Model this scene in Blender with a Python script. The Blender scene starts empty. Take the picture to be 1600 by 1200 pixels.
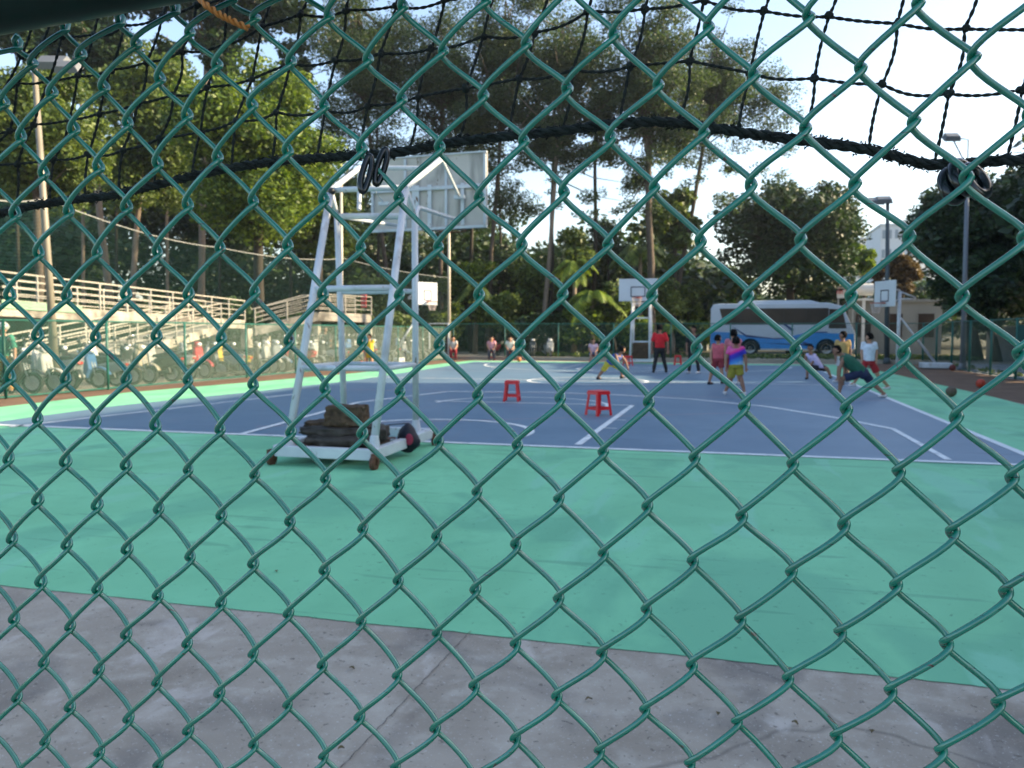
import bpy, bmesh, math, random
import numpy as np
from mathutils import Vector, Matrix
random.seed(7); rng = np.random.default_rng(7)
S = bpy.context.scene
COL = S.collection
rad = math.radians
# ------------------------------------------------------------ camera
CAM_H = 1.5
YAW, PITCH, ROLL, FPX = 0.261816, 0.0643553, 0.00162, 1258.5
_f = Vector((-math.sin(YAW) * math.cos(PITCH), math.cos(YAW) * math.cos(PITCH), -math.sin(PITCH)))
_r = Vector((math.cos(YAW), math.sin(YAW), 0.0)); _u = _r.cross(_f)
CR = math.cos(ROLL) * _r + math.sin(ROLL) * _u; CU = -math.sin(ROLL) * _r + math.cos(ROLL) * _u; CF = _f
cd = bpy.data.cameras.new('camera'); cam = bpy.data.objects.new('camera', cd); COL.objects.link(cam)
cam.matrix_world = Matrix(((CR.x, CU.x, -CF.x, 0), (CR.y, CU.y, -CF.y, 0), (CR.z, CU.z, -CF.z, CAM_H), (0, 0, 0, 1)))
cd.sensor_width = 36; cd.lens = 36 * FPX / 1600; cd.clip_start = 0.05; cd.clip_end = 2000
cd.dof.use_dof = True; cd.dof.focus_distance = 0.56; cd.dof.aperture_fstop = 21
S.camera = cam
# ------------------------------------------------------------ sky, sun, exposure
SUN_AZ = rad(17)      # from +X towards +Y
SUN_EL = rad(25)
w = bpy.data.worlds.new('World'); S.world = w; w.use_nodes = True
nt = w.node_tree; bg = nt.nodes['Background']
sky = nt.nodes.new('ShaderNodeTexSky'); sky.sky_type = 'NISHITA'; sky.sun_disc = False
sky.sun_elevation = SUN_EL; sky.sun_rotation = math.pi / 2 - SUN_AZ
sky.air_density = 1.0; sky.dust_density = 1.8; sky.ozone_density = 0.7
nt.links.new(sky.outputs[0], bg.inputs[0]); bg.inputs[1].default_value = 0.13
sd = bpy.data.lights.new('sun', 'SUN'); sd.energy = 4.8; sd.angle = rad(0.5); sd.color = (1.0, 0.80, 0.50)
so = bpy.data.objects.new('sun', sd); COL.objects.link(so)
SUND = Vector((math.cos(SUN_EL) * math.cos(SUN_AZ), math.cos(SUN_EL) * math.sin(SUN_AZ), math.sin(SUN_EL)))
so.rotation_euler = SUND.to_track_quat('Z', 'Y').to_euler()
S.view_settings.view_transform = 'Standard'; S.view_settings.look = 'None'
S.view_settings.exposure = 1.6; S.view_settings.gamma = 1.0
S.cycles.max_bounces = 6; S.cycles.transparent_max_bounces = 12
S.cycles.sample_clamp_indirect = 6

def ray(px, py):
    return CR * ((px - 800) / FPX) + CU * ((600 - py) / FPX) + CF
def at(px, py, Y):
    d = ray(px, py); k = Y / d.y
    return Vector((d.x * k, Y, CAM_H + d.z * k))
def G(px, py, z=0.0):
    d = ray(px, py); k = (z - CAM_H) / d.z
    return Vector((d.x * k, d.y * k, z))
def zc(p):
    return (Vector(p) - Vector((0, 0, CAM_H))).dot(CF)

# ------------------------------------------------------------ materials
MATS = {}
def mat(name, col, rough=0.6, var=0.12, scale=6.0, bump=0.0, metal=0.0, spec=0.4, col2=None, detail=5.0, island=False, trans=0.0, thr=None, coat=0.0, ior=None):
    if name in MATS: return MATS[name]
    m = bpy.data.materials.new(name); m.use_nodes = True; n = m.node_tree; b = n.nodes['Principled BSDF']
    b.inputs['Roughness'].default_value = rough; b.inputs['Metallic'].default_value = metal
    b.inputs['Specular IOR Level'].default_value = spec
    if ior: b.inputs['IOR'].default_value = ior
    if coat: b.inputs['Coat Weight'].default_value = coat
    tc = n.nodes.new('ShaderNodeTexCoord'); nz = n.nodes.new('ShaderNodeTexNoise')
    nz.inputs['Scale'].default_value = scale; nz.inputs['Detail'].default_value = detail
    n.links.new(tc.outputs['Object'], nz.inputs['Vector'])
    rp = n.nodes.new('ShaderNodeValToRGB'); lo, hi = thr or (0.3, 0.7)
    rp.color_ramp.elements[0].position = lo; rp.color_ramp.elements[1].position = hi
    c2 = col2 or tuple(min(1, c * (1 + var)) for c in col); c1 = col if col2 else tuple(c * (1 - var) for c in col)
    rp.color_ramp.elements[0].color = (*c1, 1); rp.color_ramp.elements[1].color = (*c2, 1)
    if island:
        g = n.nodes.new('ShaderNodeNewGeometry')
        mx = n.nodes.new('ShaderNodeMix'); mx.inputs[0].default_value = 0.5
        n.links.new(nz.outputs[0], mx.inputs[2]); n.links.new(g.outputs['Random Per Island'], mx.inputs[3])
        n.links.new(mx.outputs[0], rp.inputs[0])
    else: n.links.new(nz.outputs[0], rp.inputs[0])
    n.links.new(rp.outputs[0], b.inputs['Base Color'])
    if bump:
        bp = n.nodes.new('ShaderNodeBump'); bp.inputs['Strength'].default_value = bump; bp.inputs['Distance'].default_value = 0.02
        n.links.new(nz.outputs[0], bp.inputs['Height']); n.links.new(bp.outputs[0], b.inputs['Normal'])
    if trans:
        tr = n.nodes.new('ShaderNodeBsdfTranslucent'); ms = n.nodes.new('ShaderNodeMixShader'); ms.inputs[0].default_value = trans
        br = n.nodes.new('ShaderNodeMix'); br.data_type = 'RGBA'; br.blend_type = 'MULTIPLY'; br.inputs[0].default_value = 1
        br.inputs[7].default_value = (1.5, 1.5, 0.6, 1)
        n.links.new(rp.outputs[0], br.inputs[6]); n.links.new(br.outputs[2], tr.inputs[0])
        n.links.new(b.outputs[0], ms.inputs[1]); n.links.new(tr.outputs[0], ms.inputs[2])
        n.links.new(ms.outputs[0], n.nodes['Material Output'].inputs[0])
    MATS[name] = m; return m

def spots(m, col, scale, lo, hi, stretch=(1, 1, 1), rot=(0, 0, 0), detail=4, amount=1.0, rough=None):
    """lay irregular patches (wear, dirt, rust) over a material"""
    n = m.node_tree; b = n.nodes['Principled BSDF']; src = b.inputs['Base Color'].links[0].from_socket
    tc = n.nodes.new('ShaderNodeTexCoord'); mp = n.nodes.new('ShaderNodeMapping'); mp.inputs['Rotation'].default_value = rot; mp.inputs['Scale'].default_value = [scale * q for q in stretch]
    mp.inputs['Location'].default_value = (hash(m.name) % 17, len(n.nodes) * 1.7, 3.1) if False else (len(n.nodes) * 1.7, 2.3, 3.1)
    nz = n.nodes.new('ShaderNodeTexNoise'); nz.inputs['Scale'].default_value = 1; nz.inputs['Detail'].default_value = detail; nz.inputs['Distortion'].default_value = .6
    n.links.new(tc.outputs['Object'], mp.inputs[0]); n.links.new(mp.outputs[0], nz.inputs[0])
    r = n.nodes.new('ShaderNodeValToRGB'); r.color_ramp.elements[0].position = lo; r.color_ramp.elements[1].position = hi
    n.links.new(nz.outputs[0], r.inputs[0]); r.color_ramp.elements[0].color = (0, 0, 0, 1); r.color_ramp.elements[1].color = (amount, amount, amount, 1)
    mx = n.nodes.new('ShaderNodeMix'); mx.data_type = 'RGBA'; n.links.new(r.outputs[0], mx.inputs[0]); n.links.new(src, mx.inputs[6]); mx.inputs[7].default_value = (*col, 1)
    n.links.new(mx.outputs[2], b.inputs['Base Color'])

# ------------------------------------------------------------ mesh builder
class MB:
    def __init__(s): s.v = []; s.f = []
    def add(s, vs, fs):
        o = len(s.v); s.v += [tuple(x) for x in vs]; s.f += [tuple(i + o for i in f) for f in fs]; return s
    def quad(s, a, b, c, d): return s.add([a, b, c, d], [(0, 1, 2, 3)])
    def box(s, c, size, rz=0.0, top=1.0, bev=0.0):
        cx, cy, cz = c; x, y, z = [q / 2 for q in size]; co, si = math.cos(rz), math.sin(rz)
        vs = []
        for k, t in ((-1, 1.0), (1, top)):
            for i, j in ((-1, -1), (1, -1), (1, 1), (-1, 1)):
                a, b = i * x * t, j * y * t
                vs.append((cx + a * co - b * si, cy + a * si + b * co, cz + k * z))
        return s.add(vs, [(0, 3, 2, 1), (4, 5, 6, 7), (0, 1, 5, 4), (1, 2, 6, 5), (2, 3, 7, 6), (3, 0, 4, 7)])
    def beam(s, a, b, wd, hd=None, up=(0, 0, 1)):
        """rectangular bar from a to b"""
        a = Vector(a); b = Vector(b); hd = hd or wd; d = (b - a).normalized(); u = Vector(up)
        if abs(d.dot(u)) > 0.98: u = Vector((0, 1, 0))
        r = d.cross(u).normalized(); u = r.cross(d).normalized()
        vs = [p + r * i * wd / 2 + u * j * hd / 2 for p in (a, b) for i, j in ((-1, -1), (1, -1), (1, 1), (-1, 1))]
        return s.add(vs, [(0, 1, 2, 3), (7, 6, 5, 4), (0, 4, 5, 1), (1, 5, 6, 2), (2, 6, 7, 3), (3, 7, 4, 0)])
    def tube(s, pts, r, n=8, cap=True, closed=False):
        pts = [Vector(p) for p in pts]; m = len(pts)
        rs = r if hasattr(r, '__len__') else [r] * m
        o = len(s.v); prev = None
        for i, p in enumerate(pts):
            if closed: d = pts[(i + 1) % m] - pts[i - 1]
            else: d = pts[min(i + 1, m - 1)] - pts[max(i - 1, 0)]
            if d.length < 1e-9: d = Vector((0, 0, 1))
            d.normalize()
            if prev is None:
                u = Vector((0, 0, 1)) if abs(d.z) < 0.9 else Vector((0, 1, 0))
                u = (u - d * u.dot(d)).normalized()
            else: u = (prev - d * prev.dot(d)).normalized()
            prev = u; v = d.cross(u)
            rr = rs[i]; rx, ry = rr if hasattr(rr, '__len__') else (rr, rr)
            for k in range(n):
                a = 2 * math.pi * k / n
                s.v.append(tuple(p + u * (math.cos(a) * ry) + v * (math.sin(a) * rx)))
        for i in range(m if closed else m - 1):
            i2 = (i + 1) % m
            for k in range(n):
                k2 = (k + 1) % n
                s.f.append((o + i * n + k, o + i * n + k2, o + i2 * n + k2, o + i2 * n + k))
        if cap and not closed:
            s.f.append(tuple(o + k for k in range(n))[::-1]); s.f.append(tuple(o + (m - 1) * n + k for k in range(n)))
        return s
    def ball(s, c, r, nu=12, nv=8, rz=0.0):
        rx, ry, rzz = r if hasattr(r, '__len__') else (r, r, r); c = Vector(c); co, si = math.cos(rz), math.sin(rz)
        vs = [c + Vector((0, 0, rzz))]
        for j in range(1, nv):
            t = math.pi * j / nv
            for i in range(nu):
                a = 2 * math.pi * i / nu; x = rx * math.sin(t) * math.cos(a); y = ry * math.sin(t) * math.sin(a)
                vs.append(c + Vector((x * co - y * si, x * si + y * co, rzz * math.cos(t))))
        vs.append(c - Vector((0, 0, rzz))); fs = []
        for i in range(nu):
            i2 = (i + 1) % nu; fs.append((0, 1 + i, 1 + i2)); L = 1 + (nv - 2) * nu
            fs.append((len(vs) - 1, L + i2, L + i))
            for j in range(nv - 2): fs.append((1 + j * nu + i, 1 + (j + 1) * nu + i, 1 + (j + 1) * nu + i2, 1 + j * nu + i2))
        return s.add(vs, fs)
    def prism(s, prof, w0, w1=None, y0=0.0, axis='y'):
        """profile of (x,z) points extruded in y, inset rim w1 softens the edges"""
        n = len(prof); cx = sum(p[0] for p in prof) / n; cz = sum(p[1] for p in prof) / n; hw = w0 / 2
        k = 0.88 if w1 is None else w1
        rings = [(-hw, k), (-hw * 0.8, 1), (hw * 0.8, 1), (hw, k)]; vs = []
        for y, t in rings:
            for x, z in prof: vs.append((cx + (x - cx) * t, y0 + y, cz + (z - cz) * t))
        fs = [tuple(range(n))[::-1], tuple(3 * n + i for i in range(n))]
        for r in range(3):
            for i in range(n):
                i2 = (i + 1) % n; fs.append((r * n + i, r * n + i2, (r + 1) * n + i2, (r + 1) * n + i))
        return s.add(vs, fs)
    def lathe(s, prof, c=(0, 0, 0), axis='z', n=24, closed=True):
        c = Vector(c); vs = []; m = len(prof)
        for i in range(n):
            a = 2 * math.pi * i / n
            for r, h in prof:
                if axis == 'z': p = Vector((r * math.cos(a), r * math.sin(a), h))
                elif axis == 'y': p = Vector((r * math.cos(a), h, r * math.sin(a)))
                else: p = Vector((h, r * math.cos(a), r * math.sin(a)))
                vs.append(c + p)
        fs = []
        for i in range(n):
            i2 = (i + 1) % n
            for j in range(m if closed else m - 1):
                j2 = (j + 1) % m; fs.append((i * m + j, i2 * m + j, i2 * m + j2, i * m + j2))
        return s.add(vs, fs)
    def build(s, name, material, parent=None, smooth=False, mods=None):
        me = bpy.data.meshes.new(name); me.from_pydata(s.v, [], s.f); me.update()
        o = bpy.data.objects.new(name, me); COL.objects.link(o)
        if material: me.materials.append(material)
        if smooth: me.polygons.foreach_set('use_smooth', [True] * len(me.polygons))
        if parent: o.parent = parent
        return o
def fixnormals(o):
    bm = bmesh.new(); bm.from_mesh(o.data); bmesh.ops.recalc_face_normals(bm, faces=bm.faces); bm.to_mesh(o.data); bm.free(); return o
def bevel(o, w, seg=2):
    m = o.modifiers.new('bevel', 'BEVEL'); m.width = w; m.segments = seg; m.limit_method = 'ANGLE'; return o
def tag(o, label=None, cat=None, group=None, kind=None):
    if label: o['label'] = label
    if cat: o['category'] = cat
    if group: o['group'] = group
    if kind: o['kind'] = kind
    return o
def thing(name, label, cat, loc=(0, 0, 0), rz=0.0, group=None):
    o = bpy.data.objects.new(name, None); o.empty_display_size = 0.2; COL.objects.link(o)
    o.location = loc; o.rotation_euler = (0, 0, rz); return tag(o, label, cat, group)
def struct(o): o['kind'] = 'structure'; return o
def dup(root, loc=None, rz=None, label=None, recolor=None):
    """copy of a thing with copies of its parts and sub-parts"""
    r = root.copy(); COL.objects.link(r)
    if loc is not None: r.location = loc
    if rz is not None: r.rotation_euler = (0, 0, rz)
    if label: r['label'] = label
    def cp(o, par):
        c = o.copy(); COL.objects.link(c); c.parent = par
        if recolor and o.data and o.data.materials and o.data.materials[0].name in recolor:
            c.material_slots[0].link = 'OBJECT'; c.material_slots[0].material = recolor[o.data.materials[0].name]
        for g in o.children: cp(g, c)
    for ch in list(root.children): cp(ch, r)
    return r
def rel(root, p):
    """world point into the frame of a thing"""
    return (Matrix.Translation(root.location) @ Matrix.Rotation(root.rotation_euler[2], 4, 'Z')).inverted() @ Vector(p)
# ------------------------------------------------------------ paint and ground materials
def ground_mat(name, a, b, c, s1=0.35, s2=6.0, rough=0.75, bump=0.05, stretch=(1, 1, 1), cracks=False):
    m = bpy.data.materials.new(name); m.use_nodes = True; n = m.node_tree; bs = n.nodes['Principled BSDF']; L = n.links
    bs.inputs['Roughness'].default_value = rough; bs.inputs['Specular IOR Level'].default_value = 0.3
    tc = n.nodes.new('ShaderNodeTexCoord'); mp = n.nodes.new('ShaderNodeMapping'); mp.inputs['Scale'].default_value = stretch
    L.new(tc.outputs['Object'], mp.inputs[0])
    n1 = n.nodes.new('ShaderNodeTexNoise'); n1.inputs['Scale'].default_value = s1; n1.inputs['Detail'].default_value = 6; n1.inputs['Distortion'].default_value = 1.2
    n2 = n.nodes.new('ShaderNodeTexNoise'); n2.inputs['Scale'].default_value = s2; n2.inputs['Detail'].default_value = 8; n2.inputs['Roughness'].default_value = 0.65
    L.new(mp.outputs[0], n1.inputs[0]); L.new(mp.outputs[0], n2.inputs[0])
    r1 = n.nodes.new('ShaderNodeValToRGB'); r1.color_ramp.elements[0].position = 0.36; r1.color_ramp.elements[1].position = 0.62
    r1.color_ramp.elements[0].color = (*a, 1); r1.color_ramp.elements[1].color = (*b, 1); L.new(n1.outputs[0], r1.inputs[0])
    r2 = n.nodes.new('ShaderNodeValToRGB'); r2.color_ramp.elements[0].position = 0.5; r2.color_ramp.elements[1].position = 0.78
    r2.color_ramp.elements[0].color = (0, 0, 0, 1); r2.color_ramp.elements[1].color = (1, 1, 1, 1); L.new(n2.outputs[0], r2.inputs[0])
    mx = n.nodes.new('ShaderNodeMix'); mx.data_type = 'RGBA'; L.new(r2.outputs[0], mx.inputs[0]); L.new(r1.outputs[0], mx.inputs[6]); mx.inputs[7].default_value = (*c, 1)
    out = mx.outputs[2]
    if cracks:
        vo = n.nodes.new('ShaderNodeTexVoronoi'); vo.feature = 'DISTANCE_TO_EDGE'; vo.inputs['Scale'].default_value = 0.22
        wv = n.nodes.new('ShaderNodeVectorMath'); wv.operation = 'ADD'; sc = n.nodes.new('ShaderNodeVectorMath'); sc.operation = 'SCALE'; sc.inputs[3].default_value = 0.25
        n3 = n.nodes.new('ShaderNodeTexNoise'); n3.inputs['Scale'].default_value = 2.5; L.new(mp.outputs[0], n3.inputs[0])
        L.new(n3.outputs[1], sc.inputs[0]); L.new(sc.outputs[0], wv.inputs[1]); L.new(mp.outputs[0], wv.inputs[0]); L.new(wv.outputs[0], vo.inputs[0])
        r3 = n.nodes.new('ShaderNodeValToRGB'); r3.color_ramp.elements[0].position = 0.0; r3.color_ramp.elements[1].position = 0.0022
        r3.color_ramp.elements[0].color = (0.6, 0.6, 0.6, 1); r3.color_ramp.elements[1].color = (1, 1, 1, 1); L.new(vo.outputs[0], r3.inputs[0])
        mm = n.nodes.new('ShaderNodeMix'); mm.data_type = 'RGBA'; mm.blend_type = 'MULTIPLY'; mm.inputs[0].default_value = 1
        L.new(out, mm.inputs[6]); L.new(r3.outputs[0], mm.inputs[7]); out = mm.outputs[2]
    L.new(out, bs.inputs['Base Color'])
    bp = n.nodes.new('ShaderNodeBump'); bp.inputs['Strength'].default_value = bump; bp.inputs['Distance'].default_value = 0.01
    L.new(n2.outputs[0], bp.inputs['Height']); L.new(bp.outputs[0], bs.inputs['Normal'])
    return m
M_green = ground_mat('court_green_paint', (0.165, 0.47, 0.265), (0.20, 0.55, 0.32), (0.15, 0.44, 0.25), 0.55, 3.0, stretch=(1, 0.7, 1))
M_blue = ground_mat('court_blue_paint', (0.094, 0.165, 0.245), (0.118, 0.195, 0.28), (0.082, 0.15, 0.225), 0.3, 2.5, rough=.5)
M_conc = ground_mat('worn_concrete', (0.27, 0.23, 0.185), (0.37, 0.325, 0.27), (0.46, 0.42, 0.36), 1.3, 5.0, rough=0.85, bump=0.3, cracks=True)
spots(M_green, (0.085, 0.30, 0.20), .9, .52, .60, (1, .6, 1), detail=6, amount=.4)
spots(M_green, (0.21, 0.52, 0.36), 2.2, .60, .66, (1, .25, 1), (0, 0, .5), detail=7, amount=.65)
spots(M_green, (0.05, 0.16, 0.11), 26, .68, .72, detail=3, amount=.6)
spots(M_green, (0.06, 0.20, 0.14), 3.0, .64, .66, (.25, 3, 1), (0, 0, -.7), detail=5, amount=.35)
spots(M_blue, (0.12, 0.17, 0.24), 1.1, .58, .68, (1, .4, 1), detail=6, amount=.5)
spots(M_blue, (0.04, 0.06, 0.10), 2.4, .66, .70, (.3, 3, 1), (0, 0, .9), detail=5, amount=.4)
spots(M_conc, (0.13, 0.115, 0.105), 1.6, .54, .66, detail=7, amount=.6)
spots(M_conc, (0.58, 0.53, 0.49), 3.2, .63, .70, (1, .6, 1), detail=9, amount=.40)
spots(M_conc, (0.10, 0.085, 0.07), 42, .66, .71, detail=2, amount=.7)
spots(M_conc, (0.55, 0.54, 0.52), 90, .64, .70, detail=2, amount=.5)
M_earth = ground_mat('brown_earth', (0.11, 0.065, 0.042), (0.16, 0.10, 0.065), (0.09, 0.055, 0.035), 0.8, 8.0, rough=0.95, bump=0.5)
M_road = ground_mat('pale_road', (0.30, 0.27, 0.22), (0.38, 0.34, 0.28), (0.27, 0.25, 0.2), 0.3, 4.0, rough=0.9)
M_terr = ground_mat('terrain_soil', (0.06, 0.06, 0.035), (0.10, 0.09, 0.05), (0.05, 0.075, 0.03), 0.2, 3.0, rough=0.95)
M_line = mat('line_white', (0.66, 0.70, 0.72), 0.6, 0.12, 9.0, spec=0.3)
spots(M_line, (0.30, 0.36, 0.42), 3.5, .56, .68, detail=8, amount=.6)
M_line_y = mat('line_faded', (0.33, 0.22, 0.25), 0.6, 0.2, 9.0)
M_white = mat('white_enamel', (0.44, 0.48, 0.53), 0.45, 0.10, 3.0, col2=(0.58, 0.62, 0.66))
spots(M_white, (0.12, 0.06, 0.035), 13, .66, .70, (1, 1, .5), detail=6)
spots(M_white, (0.28, 0.27, 0.26), 4, .56, .70, (1, 1, .3), detail=6, amount=.7)
M_board = mat('weathered_board', (0.42, 0.40, 0.37), 0.7, 0.1, 1.7, col2=(0.54, 0.51, 0.47), bump=0.05)
spots(M_board, (0.22, 0.215, 0.20), 3.5, .54, .66, (1, 1, .25), detail=8, amount=.8)
spots(M_board, (0.13, 0.09, 0.06), 20, .68, .72, (1, 1, .3), detail=4)
M_rust = mat('rusty_iron', (0.10, 0.045, 0.025), 0.8, 0.4, 14.0, bump=0.3)
M_black = mat('black_plastic', (0.012, 0.013, 0.015), 0.35, 0.2, 8.0)
M_rubber = mat('rubber', (0.015, 0.015, 0.016), 0.8, 0.2, 8.0)
M_chrome = mat('chrome', (0.6, 0.6, 0.62), 0.2, 0.05, 5.0, metal=1.0)
M_dgreen = mat('dark_green_enamel', (0.006, 0.06, 0.045), 0.35, 0.2, 8.0)
M_postgreen = mat('post_green', (0.01, 0.10, 0.08), 0.45, 0.2, 5.0)
M_galv = mat('galvanised', (0.36, 0.37, 0.36), 0.5, 0.12, 4.0, metal=0.3)
M_cream = mat('cream_concrete', (0.13, 0.12, 0.105), 0.85, 0.15, 1.6, bump=0.1, col2=(0.42, 0.39, 0.34), thr=(.35, .6))
M_rail = mat('railing_paint', (0.34, 0.325, 0.29), 0.5, 0.1, 2.0)
M_red = mat('red_plastic', (0.62, 0.012, 0.02), 0.35, 0.08, 4.0, spec=0.5)

# ------------------------------------------------------------ the setting: ground sheets
def sheet(name, pts, z, m):
    b = MB(); b.add([(p[0], p[1], z) for p in pts], [tuple(range(len(pts)))]); return struct(fixnormals(b.build(name, m)))
sheet('ground', [(-400, -60), (400, -60), (400, 700), (-400, 700)], 0.0, M_terr)
BORDER_Y, BASE_Y, FAR_Y = 3.71, 10.17, 38.27
sheet('concrete_apron', [(-19, -14), (8.98, -14), (8.98, 41.5), (-14.6, 41.5), (-14.8, 20), (-15.6, 12)], 0.008, M_conc)
gl = [G(0, 637), G(200, 614), G(400, 597), G(560, 583)]
gL = [(gl[0].x - 2.2, BORDER_Y)] + [(p.x, p.y) for p in gl] + [(gl[-1].x, 40.0)]
gr = G(1600, 645)
_e = random.Random(5); edge = [(gr.x + .9 - t * .035, BORDER_Y + _e.gauss(0, .0022) + .004 * math.sin(t * .21)) for t in range(int((gr.x + .9 - gl[0].x + 2.2) / .035))]
sheet('court_surround', gL[1:] + [(6.4, 40.0), (gr.x + 0.5, gr.y)] + edge, 0.012, M_green)
bl = [G(0, 660), G(175, 636), G(400, 612.5), G(560, 594)]
BX = G(1600, 714)
lx0 = bl[0].x - (bl[0].y - BASE_Y) * (bl[1].x - bl[0].x) / (bl[1].y - bl[0].y)
sheet('court_floor', [(lx0, BASE_Y)] + [(p.x, p.y) for p in bl] + [(-12.2, FAR_Y), (3.55, FAR_Y), (3.55, BASE_Y)], 0.016, M_blue)
sheet('earth_verge', [(6.2, 9), (8.95, 9), (8.95, 41.5), (5.6, 41.5)], 0.014, M_earth)
sheet('earth_strip', [(-17.0, 8), (gl[0].x - 0.3, 8), (gl[0].x, gl[0].y), (gl[1].x, gl[1].y), (gl[2].x, gl[2].y), (gl[3].x, gl[3].y), (gl[3].x, 41), (-14.6, 41.5), (-15.0, 20), (-17, 12)], 0.0105, M_earth)
sheet('road', [(-40, 43.3), (30, 43.3), (30, 58), (-40, 58)], 0.006, M_road)
sheet('parking_strip', [(-40, 8), (-16.6, 8), (-15.2, 20), (-14.8, 41.6), (-40, 41.6)], 0.005, M_conc)
sheet('access_road', [(9.0, -10), (30, -10), (30, 43.3), (9.0, 43.3)], 0.005, ground_mat('access_asphalt', (0.30, 0.31, 0.33), (0.38, 0.385, 0.40), (0.42, 0.42, 0.43), 0.4, 5.0))
k = MB(); k.box((-2.4, 42.2, 0.09), (25.5, 0.5, 0.17)); o = k.build('kerb', M_road); struct(o)

# painted lines: one structure of thin sheets
ln = MB(); LZ = 0.020
def line(a, b, wd=0.06, mb=ln, z=LZ):
    a = Vector((a[0], a[1], 0)); b = Vector((b[0], b[1], 0)); d = (b - a).normalized(); r = Vector((d.y, -d.x, 0)) * wd / 2
    mb.add([(*(p).xy, z) for p in (a - r, a + r, b + r, b - r)], [(0, 1, 2, 3)])
def arc(c, r, a0, a1, wd=0.06, n=40, mb=ln, z=LZ, ry=None):
    ry = ry or r; vs = []
    for i in range(n + 1):
        a = rad(a0 + (a1 - a0) * i / n)
        for q in (-wd / 2, wd / 2): vs.append((c[0] + (r + q) * math.cos(a), c[1] + (ry + q) * math.sin(a), z))
    mb.add(vs, [(2 * i, 2 * i + 1, 2 * i + 3, 2 * i + 2) for i in range(n)])
CX = -4.12
line((lx0, BASE_Y), (3.55, BASE_Y), 0.13)
line((3.53, BASE_Y + 0.065), (3.53, FAR_Y), 0.11); line((-12.1, FAR_Y), (3.5, FAR_Y), 0.06)
p1, p2 = G(15, 669), G(375, 627); line(p1, p2 + (p2 - p1) * 0.4, 0.10)
q1, q2 = G(1482, 721), G(1395, 672); line(q1, q2, 0.085, z=0.021)
# three point arc through measured points
arcp = [G(1395, 672), G(1310, 655), G(1200, 637), G(1080, 625), G(960, 618), G(850, 614), G(700, 613)]
for s_ in range(len(arcp) - 1): line(arcp[s_], arcp[s_ + 1], 0.13, z=0.0212 + 0.0002 * s_)
line(G(700, 613), G(560, 630), 0.11, z=0.0226); line(G(560, 630), G(375, 681), 0.10, z=0.0229)
l1, l2 = G(903, 697), G(988, 635); line(l1, l2, 0.10, z=0.022)
for px, py in ((958, 658), (942, 671)): c = G(px, py); line(c, c + Vector((0.22, 0, 0)), 0.06, z=0.024)
line(G(988, 635), G(680, 628), 0.10, z=0.0235);
arc((CX, 15.97), 1.8, 0, 180, 0.09, z=0.0216)
c1 = G(640, 672); arc((c1.x + 0.35, c1.y - 0.15), 1.55, -10, 190, 0.12, z=0.0222)
arc((CX, 24.27), 1.8, 0, 360, 0.12, n=56, z=0.0225); line((-11.6, 24.27), (3.45, 24.27), 0.10, z=0.0228)
arc((CX, 32.5), 1.8, 0, 360, 0.10, z=0.0216); line((CX - 2.45, 32.5), (CX + 2.45, 32.5), 0.05, z=0.0218)
line((CX - 2.45, 32.5), (CX - 2.45, FAR_Y - .04), 0.05, z=0.0221); line((CX + 2.45, 32.5), (CX + 2.45, FAR_Y - .04), 0.05, z=0.0221)
arc((CX, FAR_Y - 1.57), 6.75, 182, 358, 0.10, n=50, z=0.0219)
struct(ln.build('court_lines', M_line))
l2m = MB(); line((-11.4, 19.0), (3.5, 19.0), 0.05, l2m, 0.0175); line((-11.4, 29.4), (3.5, 29.4), 0.05, l2m, 0.0175); line(G(400, 668), G(1170, 646), 0.04, l2m, 0.0178)
struct(l2m.build('faded_lines', M_line_y))
# joint lines in the apron
jn = MB()
_j = random.Random(8); _ja, _jb = G(500, 1240), G(735, 990)
for _t in range(60):
    _o = lambda q: Vector((.0025 * math.sin(q * 1.7) + .0015 * math.sin(q * 4.1), 0, 0)); line(_ja.lerp(_jb, _t / 60) + _o(_t), _ja.lerp(_jb, (_t + 1.02) / 60) + _o(_t + 1), _j.uniform(.003, .0055), jn, 0.0135)
struct(jn.build('slab_joint', mat('joint_dark', (0.13, 0.11, 0.095), 0.95, .5, 30)))
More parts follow.
